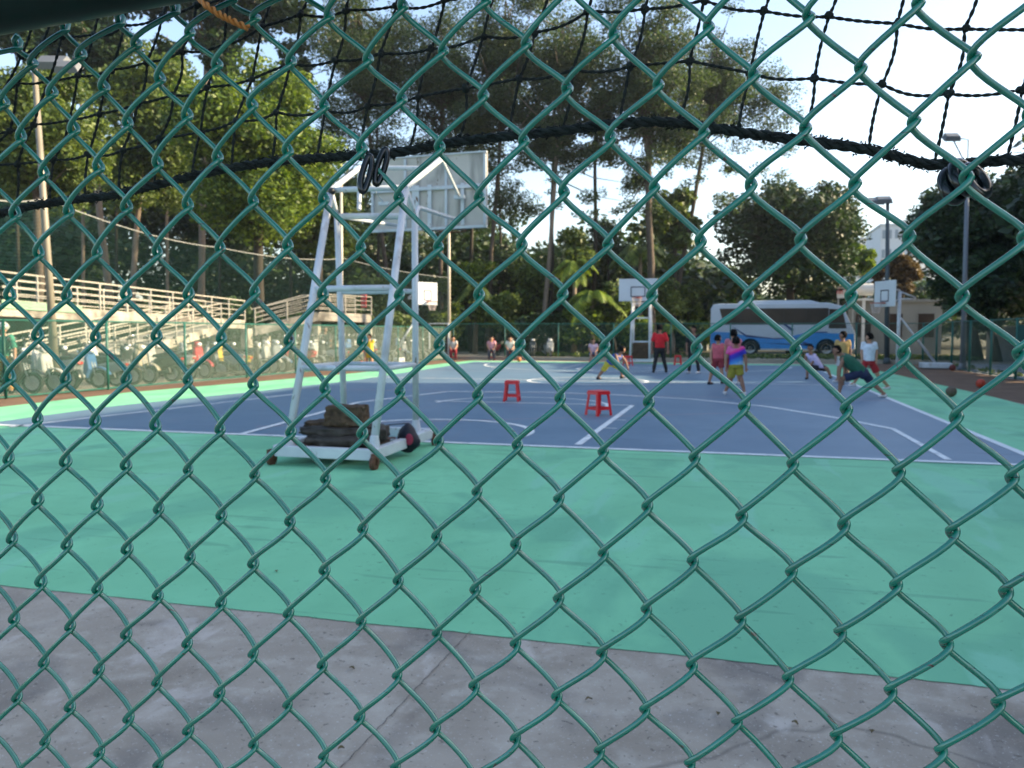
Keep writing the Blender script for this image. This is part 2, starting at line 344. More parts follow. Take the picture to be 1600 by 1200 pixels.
# ------------------------------------------------------------ near chain link fence (node table measured on the fence plane, 0.1 mm off a regular lattice)
NODES = '''0,0,-12,9 1,1,-13,7 1,-1,-7,13 -1,-1,-15,16 -1,1,-19,12 2,2,-18,0 2,0,-5,14 0,2,-25,17 2,-2,5,2 0,-2,-4,-2 -2,-2,-10,-1 -2,0,-17,13 -2,2,-28,23 3,3,-12,5 3,1,1,10 1,3,-20,-2 3,-1,10,11 -1,3,-29,7 3,-3,19,-18 1,-3,8,-7 -1,-3,0,-2 -3,-3,-3,5 -3,-1,-17,19 -3,1,-20,7 -3,3,-29,8 4,4,-15,3 4,2,-14,13 2,4,-24,-8 4,0,6,10 0,4,-37,-5 4,-2,18,-19 -2,4,-30,-16 4,-4,37,-16 2,-4,27,-26 0,-4,12,-15 -2,-4,6,-5 -4,-4,-2,8 -4,-2,-13,8 -4,0,-19,16 -4,2,-28,14 -4,4,-31,-1 3,5,-29,-7 5,1,8,3 1,5,-35,-22 5,-1,22,19 -1,5,-29,-30 5,-3,31,-22 -3,5,-28,-22 5,-5,44,-14 3,-5,44,-37 1,-5,32,-14 -1,-5,18,-2 -3,-5,21,1 -5,-5,3,5 -5,-3,-5,14 -5,-1,-8,23 -5,1,-17,10 -5,3,-20,17 -5,5,-24,-28 4,-6,44,-16 2,-6,40,-20 0,-6,33,-5 -2,-6,27,-10 -4,-6,19,-1 -6,-6,9,-5 -6,-4,3,15 -6,-2,-8,7 -6,0,-14,15 -6,2,-31,2 -6,4,-22,-3 -6,6,-18,-59 5,-7,46,-6 3,-7,50,-12 1,-7,46,-19 -1,-7,41,-12 -3,-7,34,-4 -5,-7,17,-15 -7,-7,21,-9 -7,-5,6,14 -7,-3,3,15 -7,-1,-6,6 -7,1,-27,13 -7,3,-31,9 -7,5,-23,-22 4,-8,53,-6 2,-8,52,-6 0,-8,44,-6 -2,-8,42,-11 -4,-8,30,-12 -6,-8,20,-19 -8,-8,10,-21 -8,-6,10,1 -8,-4,-2,23 -8,-2,-3,18 -8,0,-22,18 -8,2,-34,19 -8,4,-30,14 -8,6,-32,-38 -1,-9,54,7 -3,-9,42,-6 -5,-9,36,-18 -7,-9,24,-38 -9,-9,7,-44 -9,-7,10,6 -9,-5,12,20 -9,-3,1,34 -9,-1,-9,27 -9,1,-32,21 -9,3,-36,31 -9,5,0,-31 -10,-10,5,-48 -10,-8,-9,-26 -10,-6,3,16 -10,-4,1,29 -10,-2,-7,13 -10,0,-34,22 -10,2,-36,25 -10,4,-38,13 -10,6,-11,-45 -11,-9,-12,-32 -11,-7,-11,-5 -11,-5,4,23 -11,-3,-2,22 -11,-1,-21,21 -11,1,-33,40 -11,3,-39,41 -11,5,-27,-1 -12,-10,-12,-55 -12,-8,-22,-15 -12,-6,-18,10 -12,-4,-15,24 -12,-2,-25,27 -12,0,-22,42 -12,2,-32,36 -12,4,-42,53 -13,-9,-30,-34 -13,-7,-16,12 -13,-5,-11,22 -13,-3,-26,15 -13,-1,-13,33 -13,1,-28,35 -13,3,-50,28 -13,5,-58,28 -14,-10,-27,-44 -14,-8,-32,-10 -14,-6,-2,16 -14,-4,-22,27 -14,-2,-21,48 -14,0,-21,23 -14,2,-20,23 -14,4,-33,13 -14,6,-7,-48 -15,-9,-29,-23 -15,-7,-10,10 -15,-5,-7,31 -15,-3,-26,16 -15,-1,-15,40 -15,1,-6,18 -15,3,4,9 -15,5,19,-33 -16,-10,-20,-32 -16,-8,-29,-7 -16,-6,-16,16 -16,-4,-18,21 -16,-2,-20,34 -16,0,-8,26 -16,2,-3,25 -16,4,16,-4 -16,6,89,-89 -17,-11,-19,-25 -17,-9,-19,0 -17,-7,-20,3 -17,-5,-19,15 -17,-3,-27,24 -17,-1,-12,23 -17,1,3,23 -17,3,31,7 -17,5,80,-58 -18,-10,-19,-22 -18,-8,-17,-6 -18,-6,-38,5 -18,-4,-36,15 -18,-2,-26,21 -18,0,-9,17 -18,2,23,14 -18,4,76,-26 -18,6,140,-125 -19,-11,-2,-18 -19,-9,-6,-11 -19,-7,-11,1 -19,-5,-39,14 -19,-3,-27,21 -19,-1,-14,30 -19,1,13,29 -19,3,69,-10 -19,5,147,-62 -20,-10,-5,-19 -20,-8,-16,-9 -20,-6,-26,5 -20,-4,-53,10 -20,-2,-14,21 -20,0,0,20 -20,2,61,7 -20,4,127,-49 -20,6,245,-145 -21,5,246,-100'''
FOFF = rad(1.5); FD = 0.5
FN = Vector((math.sin(FOFF), math.cos(FOFF), 0)); FT = Vector((math.cos(FOFF), -math.sin(FOFF), 0))
_nd = np.array([[float(q) for q in t.split(',')] for t in NODES.split()])
_ni = {(int(a), int(b)): (c, d) for a, b, c, d in _nd}
TIPS = {-23: (-.588, .214), -21: (-.544, .217), -19: (-.4986, .2255), -17: (-.448, .225), -15: (-.400, .228), -13: (-.352, .231), -11: (-.300, .233)}
def node(u, v):
    if v == 7 and u in TIPS: return TIPS[u]
    if (u, v) in _ni: rx, rz = _ni[(u, v)]
    else:
        d2 = (_nd[:, 0] - u) ** 2 + (_nd[:, 1] - v) ** 2; wt = np.exp(-d2 / 4.0); sw = wt.sum() + 0.02
        rx = (wt * _nd[:, 2]).sum() / sw; rz = (wt * _nd[:, 3]).sum() / sw
    x = -0.0010275 + 0.02801007 * u + 0.00089113 * v + rx * 1e-4
    z = 0.02069925 - 0.00012917 * u + 0.03232965 * v + rz * 1e-4
    return x, z
def fpt(x, z, dep):
    """point on the fence: x along, z above camera height, dep towards the camera"""
    return FT * x + FN * (FD - dep) + Vector((0, 0, CAM_H + z))
WR = 0.0019
M_wire = mat('green_pvc_wire', (0.0, 0.150, 0.094), 0.25, 0.12, 60.0, spec=0.5, col2=(0.0, 0.20, 0.13), ior=1.9)
# scuffs that run along the wire
def scuff(m):
    n = m.node_tree; b = n.nodes['Principled BSDF']; tc = n.nodes['Texture Coordinate']; src = b.inputs['Base Color'].links[0].from_socket
    mp = n.nodes.new('ShaderNodeMapping'); mp.inputs['Rotation'].default_value = (0, rad(40), 0); mp.inputs['Scale'].default_value = (60, 200, 700)
    nz = n.nodes.new('ShaderNodeTexNoise'); nz.inputs['Scale'].default_value = 1; nz.inputs['Detail'].default_value = 4
    n.links.new(tc.outputs['Object'], mp.inputs[0]); n.links.new(mp.outputs[0], nz.inputs[0])
    r = n.nodes.new('ShaderNodeValToRGB'); r.color_ramp.elements[0].position = 0.66; r.color_ramp.elements[1].position = 0.72
    n.links.new(nz.outputs[0], r.inputs[0]); r.color_ramp.elements[0].color = (0, 0, 0, 1)
    mx = n.nodes.new('ShaderNodeMix'); mx.data_type = 'RGBA'; n.links.new(r.outputs[0], mx.inputs[0]); n.links.new(src, mx.inputs[6]); mx.inputs[7].default_value = (0.012, 0.03, 0.03, 1)
    n.links.new(mx.outputs[2], b.inputs['Base Color'])
scuff(M_wire)
spots(M_wire, (0.03, 0.20, 0.15), 170, .62, .70, (1, 1, .5), detail=5, amount=.3)
spots(M_wire, (0.05, 0.028, 0.018), 90, .70, .735, detail=4, amount=.9)
fence = thing('chain_link_fence', 'green plastic coated chain link fence right in front of the camera, under a dark tube', 'fence', (0, 0.5, 0))
wm = MB()
U0, U1, V0 = -47, 24, -46
SG = [0, .025, .06, .11, .18, .28, .4, .5, .6, .72, .82, .89, .94, .975]
def fpar(s): return math.tanh(s / .13) * math.tanh((1 - s) / .13)
for k in range(U0, U1):
    rr = random.Random(k * 31 + 5)
    # wire k: right bends at column k+1, left bends at column k
    pts = []; rs = []
    vtop = 7 if (k + 7) % 2 == 0 else 6
    seq = []
    v = 7
    while v >= V0:
        u = k if (k + v) % 2 == 0 else k + 1
        seq.append((u, v, -1 if u == k else 1)); v -= 1
    for i in range(len(seq) - 1):
        (ua, va, sa), (ub, vb, sb) = seq[i], seq[i + 1]
        xa, za = node(ua, va); xb, zb = node(ub, vb)
        e = 0.0019
        xa += sa * e; xb += sb * e
        a1 = a2 = 0.0055
        sgn = 1 if sa > 0 else -1                        # from a right bend the strand runs down-left in front
        bul = 0.0040 + rr.uniform(-.0009, .0009)
        grid = SG if va > -16 else SG[::3] + [.94]
        kink = rr.uniform(-.0011, .0011)
        for s in grid:
            m = 1 - s
            x = m**3 * xa + 3 * m * m * s * xa + 3 * m * s * s * xb + s**3 * xb
            z = m**3 * za + 3 * m * m * s * (za - a1) + 3 * m * s * s * (zb + a2) + s**3 * zb
            # straighten the middle of the strand
            x += kink * math.sin(2 * math.pi * s)
            dep = sgn * (WR * 1.08 * fpar(s) + bul * math.sin(math.pi * s))
            pts.append(fpt(x, z, dep)); rs.append(WR)
    # twisted end above the last bend
    x0, z0 = node(seq[0][0], 7)
    if seq[0][0] == k: ends = [fpt(x0 + 0.004, z0 + 0.008, 0.004), fpt(x0 - .001, z0 + 0.005, 0.003)]
    else: ends = [fpt(x0 - 0.003, z0 + 0.010, -0.002), fpt(x0 + .001, z0 + 0.005, -0.002)]
    pts = ends + pts; rs = [WR, WR] + rs
    wm.tube([p - Vector((0, 0.5, 0)) for p in pts], rs, 8)
wm.build('wire_mesh', M_wire, fence, smooth=True)
ra, rb = at(0, 56, 0.465), at(310, 1, 0.475); rd = (rb - ra).normalized(); RR = 0.024
rc = ra + Vector((0, 0, RR * 1.12)); O5 = Vector((0, 0.5, 0))
tb = MB(); tb.tube([rc + rd * t - O5 for t in np.linspace(-0.9, 1.6, 26)], RR, 28)
tb.build('top_rail', mat('rail_dark_green', (0.0015, 0.016, 0.012), 0.4, 0.25, 30.0, spec=0.3), fence, smooth=True)
for sx in (-1.45, 1.15):
    pb = MB(); pb.tube([Vector((sx, -0.03, 0)), Vector((sx, -0.03, (rc + rd * (sx + 0.55)).z))], 0.03, 20); pb.build('fence_post', M_dgreen, fence, smooth=True)

# twist of orange wire round the rail
tw = MB(); base = [at(302, -14, 0.45), at(322, 8, 0.44), at(345, 24, 0.445), at(362, 32, 0.45), at(388, 44, 0.455)]
for ph in (0, math.pi):
    pts = []
    for i in range(41):
        t = i / 40 * (len(base) - 1); j = min(int(t), len(base) - 2); p = base[j].lerp(base[j + 1], t - j)
        a = ph + i * 0.75; pts.append(p + Vector((0, 1, 0)) * 0.0013 * math.cos(a) + Vector((0.5, 0, 0.85)) * 0.0013 * math.sin(a))
    tw.tube(pts, 0.0011, 6)
tag(tw.build('twisted_tie', mat('orange_tie', (0.36, 0.15, 0.03), 0.5, 0.2, 40.0), smooth=True), 'frayed orange twisted tie poking out below the dark rail', 'tie')

# ------------------------------------------------------------ knotted net behind the fence
NB = [(1700, 118), (1597, 140), (1482, 147), (1379, 131), (1272, 125), (1172, 116), (1077, 95), (984, 104), (894, 110), (809, 120), (730, 140), (652, 151), (577, 166), (507, 172), (436, 177), (372, 190), (310, 205), (250, 217), (195, 235), (140, 242), (85, 250), (30, 257), (-25, 262), (-75, 268)]
NA = [(1722, 35), (1612, 50), (1507, 45), (1400, 40), (1295, 26), (1194, 20), (1100, 3), (1007, 12), (920, 20), (834, 49), (755, 56), (675, 77), (597, 86), (527, 96), (457, 102), (391, 122), (327, 137), (274, 150), (217, 162), (160, 179), (106, 187), (57, 196), (10, 203), (-38, 210)]
NC = {15: (409, 42), 14: (472, 24), 13: (544, 19), 12: (620, 10), 11: (696, 2), 16: (346, 67), 17: (287, 82), 18: (230, 97), 19: (175, 110), 20: (125, 120), 21: (71, 124), 22: (30, 131)}
ROPE = [(-140, 345), (-60, 340), (0, 332), (62, 319), (120, 311), (175, 305), (235, 291), (300, 275), (350, 264), (400, 256), (450, 250), (537, 244), (612, 240), (660, 231), (700, 223), (797, 212), (875, 205), (925, 197), (975, 192), (1025, 190), (1075, 193), (1125, 202), (1200, 213), (1275, 222), (1325, 229), (1375, 238), (1450, 258), (1512, 256), (1560, 251), (1600, 250), (1700, 246), (1800, 243)]
NY = 0.535
net = thing('ball_net', 'black knotted rope net hanging just behind the green wire fence', 'net', (0, NY, 0))
ON = Vector((0, NY, 0))
M_net = mat('net_twine', (0.008, 0.016, 0.014), 0.75, 0.4, 120.0, bump=0.4)
def ropey(x):
    for (x0, y0), (x1, y1) in zip(ROPE, ROPE[1:]):
        if x0 <= x <= x1: return y0 + (y1 - y0) * (x - x0) / (x1 - x0)
    return ROPE[-1][1]
ncol = len(NB); rows = []
P = {}
for i in range(ncol):
    b = at(*NB[i], NY); a = at(*NA[i], NY)
    xr = NB[i][0] - (NB[i][0] * 0.0115 + 6); P[i, 0] = at(xr, ropey(xr), NY); P[i, 1] = b; P[i, 2] = a
    c = at(*NC[i], NY) if i in NC else a + (a - b) * 0.97
    P[i, 3] = c
    for r in range(4, 14): P[i, r] = P[i, r - 1] + (a - b).lerp(Vector((0.004, 0, 0.04)), min(1, (r - 3) / 6)) + Vector((random.uniform(-1, 1), 0, random.uniform(-1, 1))) * .0015
    for r in range(14): P[i, r] = P[i, r] + Vector((0, random.uniform(-.004, .004), 0)) * (r > 0)
for q_ in range(1, 9):        # the net runs on past the view at the right
    for r in range(14): P[-q_, r] = P[1 - q_, r] + Vector((.042, random.uniform(-.004, .004), random.uniform(-.004, .003) - .0012 * q_))
def twist(mb, a, b, sag, r=0.00068):
    n = max(8, int((b - a).length / 0.0016)); ph0 = random.uniform(0, 6)
    off = Vector((sag[0], sag[1], sag[2]))
    for ph in (0, math.pi):
        pts = []
        for i in range(n + 1):
            t = i / n; p = a.lerp(b, t) + off * math.sin(math.pi * t); an = ph0 + ph + i * 0.95
            d = (b - a).normalized(); s = d.cross(Vector((0, 1, 0))).normalized()
            pts.append(p + (s * math.cos(an) + Vector((0, 1, 0)) * math.sin(an)) * 0.0005)
        mb.tube([q - ON for q in pts], r, 5)
tm = MB()
for i in range(-8, ncol):
    for r in range(13):
        j = lambda: random.uniform(-.0016, .0016)
        if r > 0 and i + 1 < ncol: twist(tm, P[i, r], P[i + 1, r], (j(), j(), -0.0014 + j()))
        twist(tm, P[i, r], P[i, r + 1], (j() * 1.3 + .0008, j(), 0))
        if r > 0:
            c = P[i, r] - ON
            for q in range(3):
                o_ = Vector((random.uniform(-1, 1), random.uniform(-1, 1), random.uniform(-1, 1))) * .0011
                tm.ball(c + o_, (.0023, .0021, .0023), 7, 5)
tm.build('netting', M_net, net, smooth=True)
# border rope: three fat strands, whipped with fine twine
rp = MB(); RP = [at(x, y, NY) for x, y in ROPE if x < 1650] + [P[-q_, 0] for q_ in range(0, 9)]
def along(pts, n):
    ln_ = [0]
    for a, b in zip(pts, pts[1:]): ln_.append(ln_[-1] + (b - a).length)
    out = []; j = 0
    for i in range(n + 1):
        d = ln_[-1] * i / n
        while j < len(pts) - 2 and ln_[j + 1] < d: j += 1
        out.append(pts[j].lerp(pts[j + 1], (d - ln_[j]) / (ln_[j + 1] - ln_[j])))
    return out, ln_[-1]
cp_, Lr = along(RP, 700)
for s_ in range(3):
    pts = []
    for i, p in enumerate(cp_):
        a = i * 0.42 + s_ * 2.0944
        pts.append(p - ON + Vector((0, math.cos(a), 0)) * .0017 + Vector((.15, 0, math.sin(a))) * .0017)
    rp.tube(pts, .0018, 7)
for i in range(0, 3400):
    t = i / 3400 * 700; j = min(int(t), 699); p = cp_[j].lerp(cp_[j + 1], t - j)
    if random.random() < .42:
        a = random.uniform(0, 6.28); q = Vector((random.uniform(-.5, .5), math.cos(a), math.sin(a)))
        rp.tube([p - ON + q * .0035, p - ON + q * random.uniform(.0038, .0052) + Vector((random.uniform(-.0015, .0015), 0, 0)), p - ON + Vector((random.uniform(-.002, .002), q.y * .0035, q.z * .0032))], .0004, 4)
tag(rp.build('border_rope', M_net, net, smooth=True), 'thick dark border rope along the lower edge of the net')

# ------------------------------------------------------------ black snap hooks that clip the rope to the fence
M_hook = mat('glossy_black_hook', (0.003, 0.008, 0.008), 0.25, 0.2, 20.0, spec=0.5, coat=0.15)
def loop(cx, cz, w_, h_, n=28, tilt=0.0, start=0.0, end=1.0):
    out = []
    for i in range(n + 1):
        a = 2 * math.pi * (start + (end - start) * i / n); x = w_ * math.cos(a) ; z = h_ * math.sin(a)
        out.append((cx + x * math.cos(tilt) - z * math.sin(tilt), cz + x * math.sin(tilt) + z * math.cos(tilt)))
    return out
def snap_hook(px, py, label, r, wd, ht, tilts, gap=0.012):
    c = at(px, py, 0.505); root = thing('snap_hook', label, 'hook', (c.x, c.y, c.z), 0, 'snap hooks on the rope')
    for q, (dx, dz, tl, yy) in enumerate(tilts):
        b = MB(); pts = []
        for x, z in loop(dx, dz, wd, ht, 32, tl): pts.append(Vector((x, yy + 0.7 * x + gap * math.sin((z - dz) / ht * 1.4), z)))
        b.tube(pts[:-1], r, 12, closed=True); b.build('hook_loop', M_hook, root, smooth=True)
    return root
snap_hook(581, 263, 'slim black snap hook clipping the rope above the white hoop stand', 0.0021, 0.0022, 0.0125, [(0.003, 0.0025, -.10, 0.006), (-0.0028, -0.004, -.05, -0.001)], .004)
snap_hook(1512, 278, 'bulky shiny black snap hook on the rope before the dark tree at the right', 0.0036, 0.0050, 0.0085, [(0.000, 0.002, .25, 0.010), (0.0055, -0.001, .45, 0.003), (-0.0045, -0.002, .1, 0.016)], .005)
# ------------------------------------------------------------ near hoop stand, seen from behind
hs_l = G(430, 728); st = thing('hoop_stand', 'tall white wheeled basketball stand with its backboard seen from behind, nearest the fence', 'hoop', (-4.3, 8.9, 0), 0, 'basketball stands')
R_ = lambda p: Vector(p) - Vector((-4.3, 8.9, 0))
YN, YF = 8.12, 9.75
bl_, br_ = at(452, 695, YN), at(585, 700, YN); fl_, fr_ = at(530, 650, YF), at(650, 684, YF)
fl_.z = fr_.z = 0.30; bl_.z = br_.z = 0.30; fl_.x = fr_.x - 1.02
YT = 9.55
tl, tr = at(517, 297, YT), at(634, 293, YT)
def leg(a, b, r=0.038):
    m = MB(); m.tube([R_(a), R_(b)], r, 14); o = m.build('leg', M_white, st, smooth=True)
leg(bl_, tl - Vector((0, .02, .05)), 0.045); leg(br_, tr - Vector((0, .02, .05)), 0.045)
ml, mr = at(527, 338, YF), at(648, 338, YF)
leg(fl_, ml, .042); leg(fr_, mr, .042)
m = MB()
def T(a, b, r=0.032): m.tube([R_(a), R_(b)], r, 12)
def TB(a, b, r=0.032): q_ = MB(); q_.tube([R_(a), R_(b)], r, 12); q_.build('cross_bar', M_white, st, smooth=True)
def lerpz(a, b, z): t = (z - a.z) / (b.z - a.z); return a.lerp(b, t)
for z, r in ((at(560, 451, 9.0).z, .038), (1.08, .034)):
    a, b, c, d = lerpz(bl_, tl, z), lerpz(br_, tr, z), lerpz(fl_, ml, z), lerpz(fr_, mr, z)
    TB(a, b, r)
    if z < 2: TB(a, c, .03); TB(b, d, .03); TB(c, d, .03)
    else: TB(c, d, .032)
TB(ml, mr, .04); TB(tl, tr, .035); TB(tl, ml, .03); TB(tr, mr, .03)
m = MB(); YB = 11.35
ul, ur = at(562, 262, 10.45), at(690, 248, 10.45)
T(tl, ul, .036); T(tr, ur, .036); T(ul, at(657, 263, 10.45), .032); T(ul, at(561, 328, 10.2), .03)
T(at(657, 263, 10.45), ur, .028)
bkl, bkr = at(600, 318, YB - .12), at(718, 308, YB - .12); T(ul, bkl, .010); T(ur, bkr, .022)
lal, lar = at(619, 352, YB - .1), at(716, 344, YB - .1)
T(ml, lal, .025); T(mr, at(654, 324, 9.95), .03); T(at(654, 324, 9.95), lar, .028)
for c in (bkr, bkl): m.box(R_(c), (.16, .06, .05))
m.build('board_arms', M_white, st, smooth=False)
cp = MB(); cp.ball(R_(at(518, 299, YT - .03)), (.05, .05, .05), 10, 8); cp.build('end_cap', M_black, st, smooth=True)
# base frame with casters
m = MB(); zb = .17
cor = [Vector((bl_.x - .08, 7.98, zb)), Vector((br_.x + .04, 7.98, zb)), Vector((fr_.x + .14, 9.92, zb)), Vector((fl_.x - .1, 9.92, zb))]
for a, b in ((0, 1), (1, 2), (2, 3), (3, 0)): m.beam(R_(cor[a]), R_(cor[b]), .09, .12)
for a in (bl_, br_, fl_, fr_): m.tube([R_(Vector((a.x, a.y, .12))), R_(Vector((a.x, a.y, .36)))], [.085, .045], 12)
m.beam(R_(cor[0].lerp(cor[3], .5)), R_(cor[1].lerp(cor[2], .5)), .06, .08)
o = m.build('base_frame', M_white, st); bevel(o, .008)
dk = MB(); dk.box(R_((cor[0].x * .5 + cor[1].x * .5 - .06, 8.6, .20)), (.88, 1.0, .03)); dk.build('tray', M_rust, st)
for c, dx in ((cor[0], -.05), (cor[1], .03), (cor[2], .06), (cor[3], -.02)):
    wh = MB(); wh.lathe([(.025, -.028), (.075, -.028), (.083, -.012), (.083, .012), (.075, .028), (.025, .028)], R_((c.x + dx, c.y - .02 if c.y < 9 else c.y, .084)), 'x', 20)
    wh.box(R_((c.x + dx, c.y, .15)), (.10, .08, .06)); wh.lathe([(.0, -.045), (.028, -.045), (.028, .045), (.0, .045)], R_((c.x + dx, c.y, .084)), 'x', 10)
    wh.build('caster', M_rust, st)
# backboard: sheet with steel frame behind
brd = [at(579, 252, YB), at(761, 236.5, YB), at(762, 352, YB), at(579, 361, YB)]
m = MB(); x0, x1 = brd[0].x, brd[1].x; z0 = (brd[2].z + brd[3].z) / 2; z1 = (brd[0].z + brd[1].z) / 2
tilt = (brd[1].z - brd[0].z) / (x1 - x0) * .5
def bp(x, z, y): return R_((x, y, z + (x - (x0 + x1) / 2) * tilt))
vs = [bp(x, z, y) for y in (YB, YB + .03) for x, z in ((x0, z0), (x1, z0), (x1, z1), (x0, z1))]
m.add(vs, [(0, 3, 2, 1), (4, 5, 6, 7), (0, 1, 5, 4), (1, 2, 6, 5), (2, 3, 7, 6), (3, 0, 4, 7)])
bd = m.build('backboard', M_board, st)
m = MB(); W_ = x1 - x0; Hh = z1 - z0
for fx in (.02, .31, .66, .985): m.beam(bp(x0 + W_ * fx, z0 + .02, YB - .02), bp(x0 + W_ * fx, z1 - .02, YB - .02), .035, .03)
for fx, wd in ((.40, .11), (.52, .06), (.80, .05)): m.beam(bp(x0 + W_ * fx, z0 + .02, YB - .026), bp(x0 + W_ * fx, z0 + Hh * .60, YB - .026), wd, .02, up=(0, 1, 0))
m.beam(bp(x0 + .02, z0 + Hh * .55, YB - .03), bp(x1 - .02, z0 + Hh * .55, YB - .03), .035, .05)
m.beam(bp(x0, z0 - .01, YB - .01), bp(x1, z0 - .01, YB - .01), .07, .035); m.beam(bp(x0, z1 + .01, YB), bp(x1, z1 + .01, YB), .05, .02)
m.build('board_frame', M_white, bd)
rm = MB(); rc_ = R_((CX, YB + .42, 3.05)); rm.tube([rc_ + Vector((math.cos(a), math.sin(a), 0)) * .225 for a in np.linspace(0, 2 * math.pi, 25)[:-1]], .011, 8, closed=True)
rm.beam(rc_ + Vector((0, -.4, 0)), rc_ + Vector((0, -.22, 0)), .12, .02); rm.build('rim', M_rust, bd, smooth=True)

# counterweights stacked on the tray, a bag on the frame
M_wb = mat('stained_block', (0.035, 0.022, 0.014), 0.9, 0.3, 16.0, bump=1.0, col2=(0.11, 0.07, 0.04))
def slab(name, label, c, size, rz, m_, cat='block', group='weights piled on the stand', bv=.02, sub=0):
    b = MB(); b.box((0, 0, size[2] / 2), size); o = b.build(name, m_); bm = bmesh.new(); bm.from_mesh(o.data)
    bmesh.ops.subdivide_edges(bm, edges=bm.edges, cuts=5, use_grid_fill=True)
    rr = random.Random(label)
    for v in bm.verts: v.co += Vector((rr.uniform(-1, 1), rr.uniform(-1, 1), rr.uniform(-1, 1))) * .014
    bm.to_mesh(o.data); bm.free(); o.location = c; o.rotation_euler = (0, 0, rz); bevel(o, bv)
    return tag(o, label, cat, group)
wx = (cor[0].x + cor[1].x) / 2
slab('concrete_block', 'rough brown block on top of the pile on the near stand', (wx + .08, 8.40, .445), (.42, .32, .215), .08, M_wb)
slab('flat_slab', 'flat brown slab below the top block of the pile', (wx - .10, 8.5, .405), (.60, .46, .06), -.1, M_wb)
sb = MB(); M_sack = mat('black_sack', (0.018, 0.014, 0.011), 0.6, 0.3, 9.0, bump=.9, col2=(0.055, 0.045, 0.036))
def sack(label, c, size, seed, rz=0.0):
    rr = random.Random(seed); b = MB(); b.ball((0, 0, 0), 1, 34, 20); vs = []
    for v in b.v:
        p = Vector(v); q = Vector([math.copysign(abs(t) ** .55, t) for t in p]); q *= 1 + .10 * math.sin(9 * p.x + seed) * math.cos(7 * p.y) + .05 * math.sin(23 * p.x + 5 * p.z) + rr.uniform(-.05, .05)
        vs.append((q.x * size[0] / 2, q.y * size[1] / 2, q.z * size[2] / 2))
    b.v = vs; o = b.build('sandbag', M_sack, smooth=True); o.location = c; o.rotation_euler = (0, 0, rz); return tag(o, label, 'sandbag', 'weights piled on the stand')
sack('black sandbag in the middle of the pile, sticking out to the left', (wx - .03, 8.42, .365), (.86, .5, .13), 1, .05)
sack('dark glossy sandbag low in the pile with a torn pale patch', (wx + .05, 8.38, .275), (.84, .6, .13), 2, -.04)
sack('black sandbag lowest at the right end of the pile', (wx + .24, 8.60, .32), (.46, .5, .2), 3, .3)
bg_ = thing('sports_bag', 'small dark blue drawstring bag with a pink patch hanging on the stand frame', 'bag', (cor[1].x * .42 + cor[2].x * .58 + .03, 9.0, 0))
b = MB(); b.ball((0, 0, .24), 1, 18, 12); b.v = [((x * .14 * (1 + .15 * math.sin(5 * z + 3 * x))) if True else x, y * .10, .24 + (z - .24) * (.17 if z > .24 else .20)) for x, y, z in b.v]
b.v = [(x * (1.1 if z < .25 else max(.35, 1 - (z - .25) * 3.2)), y, z) for x, y, z in b.v]
b.build('bag_body', mat('navy_nylon', (0.008, 0.009, 0.02), .6, .3, 12, bump=.5), bg_, smooth=True)
b = MB(); b.ball((.055, -.095, .22), (.05, .012, .07), 10, 8); b.build('patch', mat('pink_patch', (0.35, 0.03, 0.07), .6), bg_, smooth=True)
b = MB(); b.tube([(-.02, 0, .40), (-.25, .05, .37), (-.5, .06, .33)], .006, 6); b.build('drawstring', M_black, bg_)

# ------------------------------------------------------------ red plastic stools
def make_stool(h=.46):
    root = thing('plastic_stool', 'x', 'stool', (0, 0, 0), 0, 'red plastic stools on the court')
    b = MB(); b.box((0, 0, h - .012), (.29, .29, .024)); o = b.build('seat', M_red, root); bevel(o, .012, 3)
    b = MB(); b.box((0, 0, h - .045), (.30, .30, .045), top=.965); b.f = b.f[2:]; o = b.build('skirt', M_red, root)
    so_ = o.modifiers.new('s', 'SOLIDIFY'); so_.thickness = .006
    for i, j in ((-1, -1), (1, -1), (1, 1), (-1, 1)):
        b = MB(); t = Vector((i * .128, j * .128, h - .03)); f = Vector((i * .168, j * .168, 0))
        # angled leg of two flanges
        b.beam(t + Vector((-i * .022, 0, 0)), f + Vector((-i * .014, 0, 0)), .05, .012, up=(0, 1, 0)); b.beam(t + Vector((0, -j * .022, 0)), f + Vector((0, -j * .014, 0)), .05, .012, up=(1, 0, 0))
        o = b.build('leg', M_red, root)
    for i, j in ((0, -1), (0, 1), (-1, 0), (1, 0)):
        b = MB()
        if i == 0: b.box((0, j * .152, .14), (.29, .012, .045))
        else: b.box((i * .152, 0, .14), (.012, .29, .045))
        b.build('stretcher', M_red, root)
    return root
s0 = make_stool(); pA, pB = G(935, 650), G(800, 628)
s0.location = pA; s0.rotation_euler = (0, 0, rad(50)); s0['label'] = 'red plastic stool standing nearest, beside the thick white lane line'
dup(s0, pB, rad(8), 'red plastic stool left of the nearest one, on open blue court'); 
dup(s0, G(981, 572), rad(35), 'red plastic stool behind the lunging child in yellow shorts')
dup(s0, G(1059, 571), rad(10), 'red plastic stool between the red shirted man and the man in black')
dup(s0, G(1010, 558) + Vector((-1.5, 1.2, 0)), rad(10), 'far red plastic stool left of the far hoop stand')
stool_seat = G(927, 569); dup(s0, stool_seat, rad(20), 'red plastic stool under the child in the pink shirt')

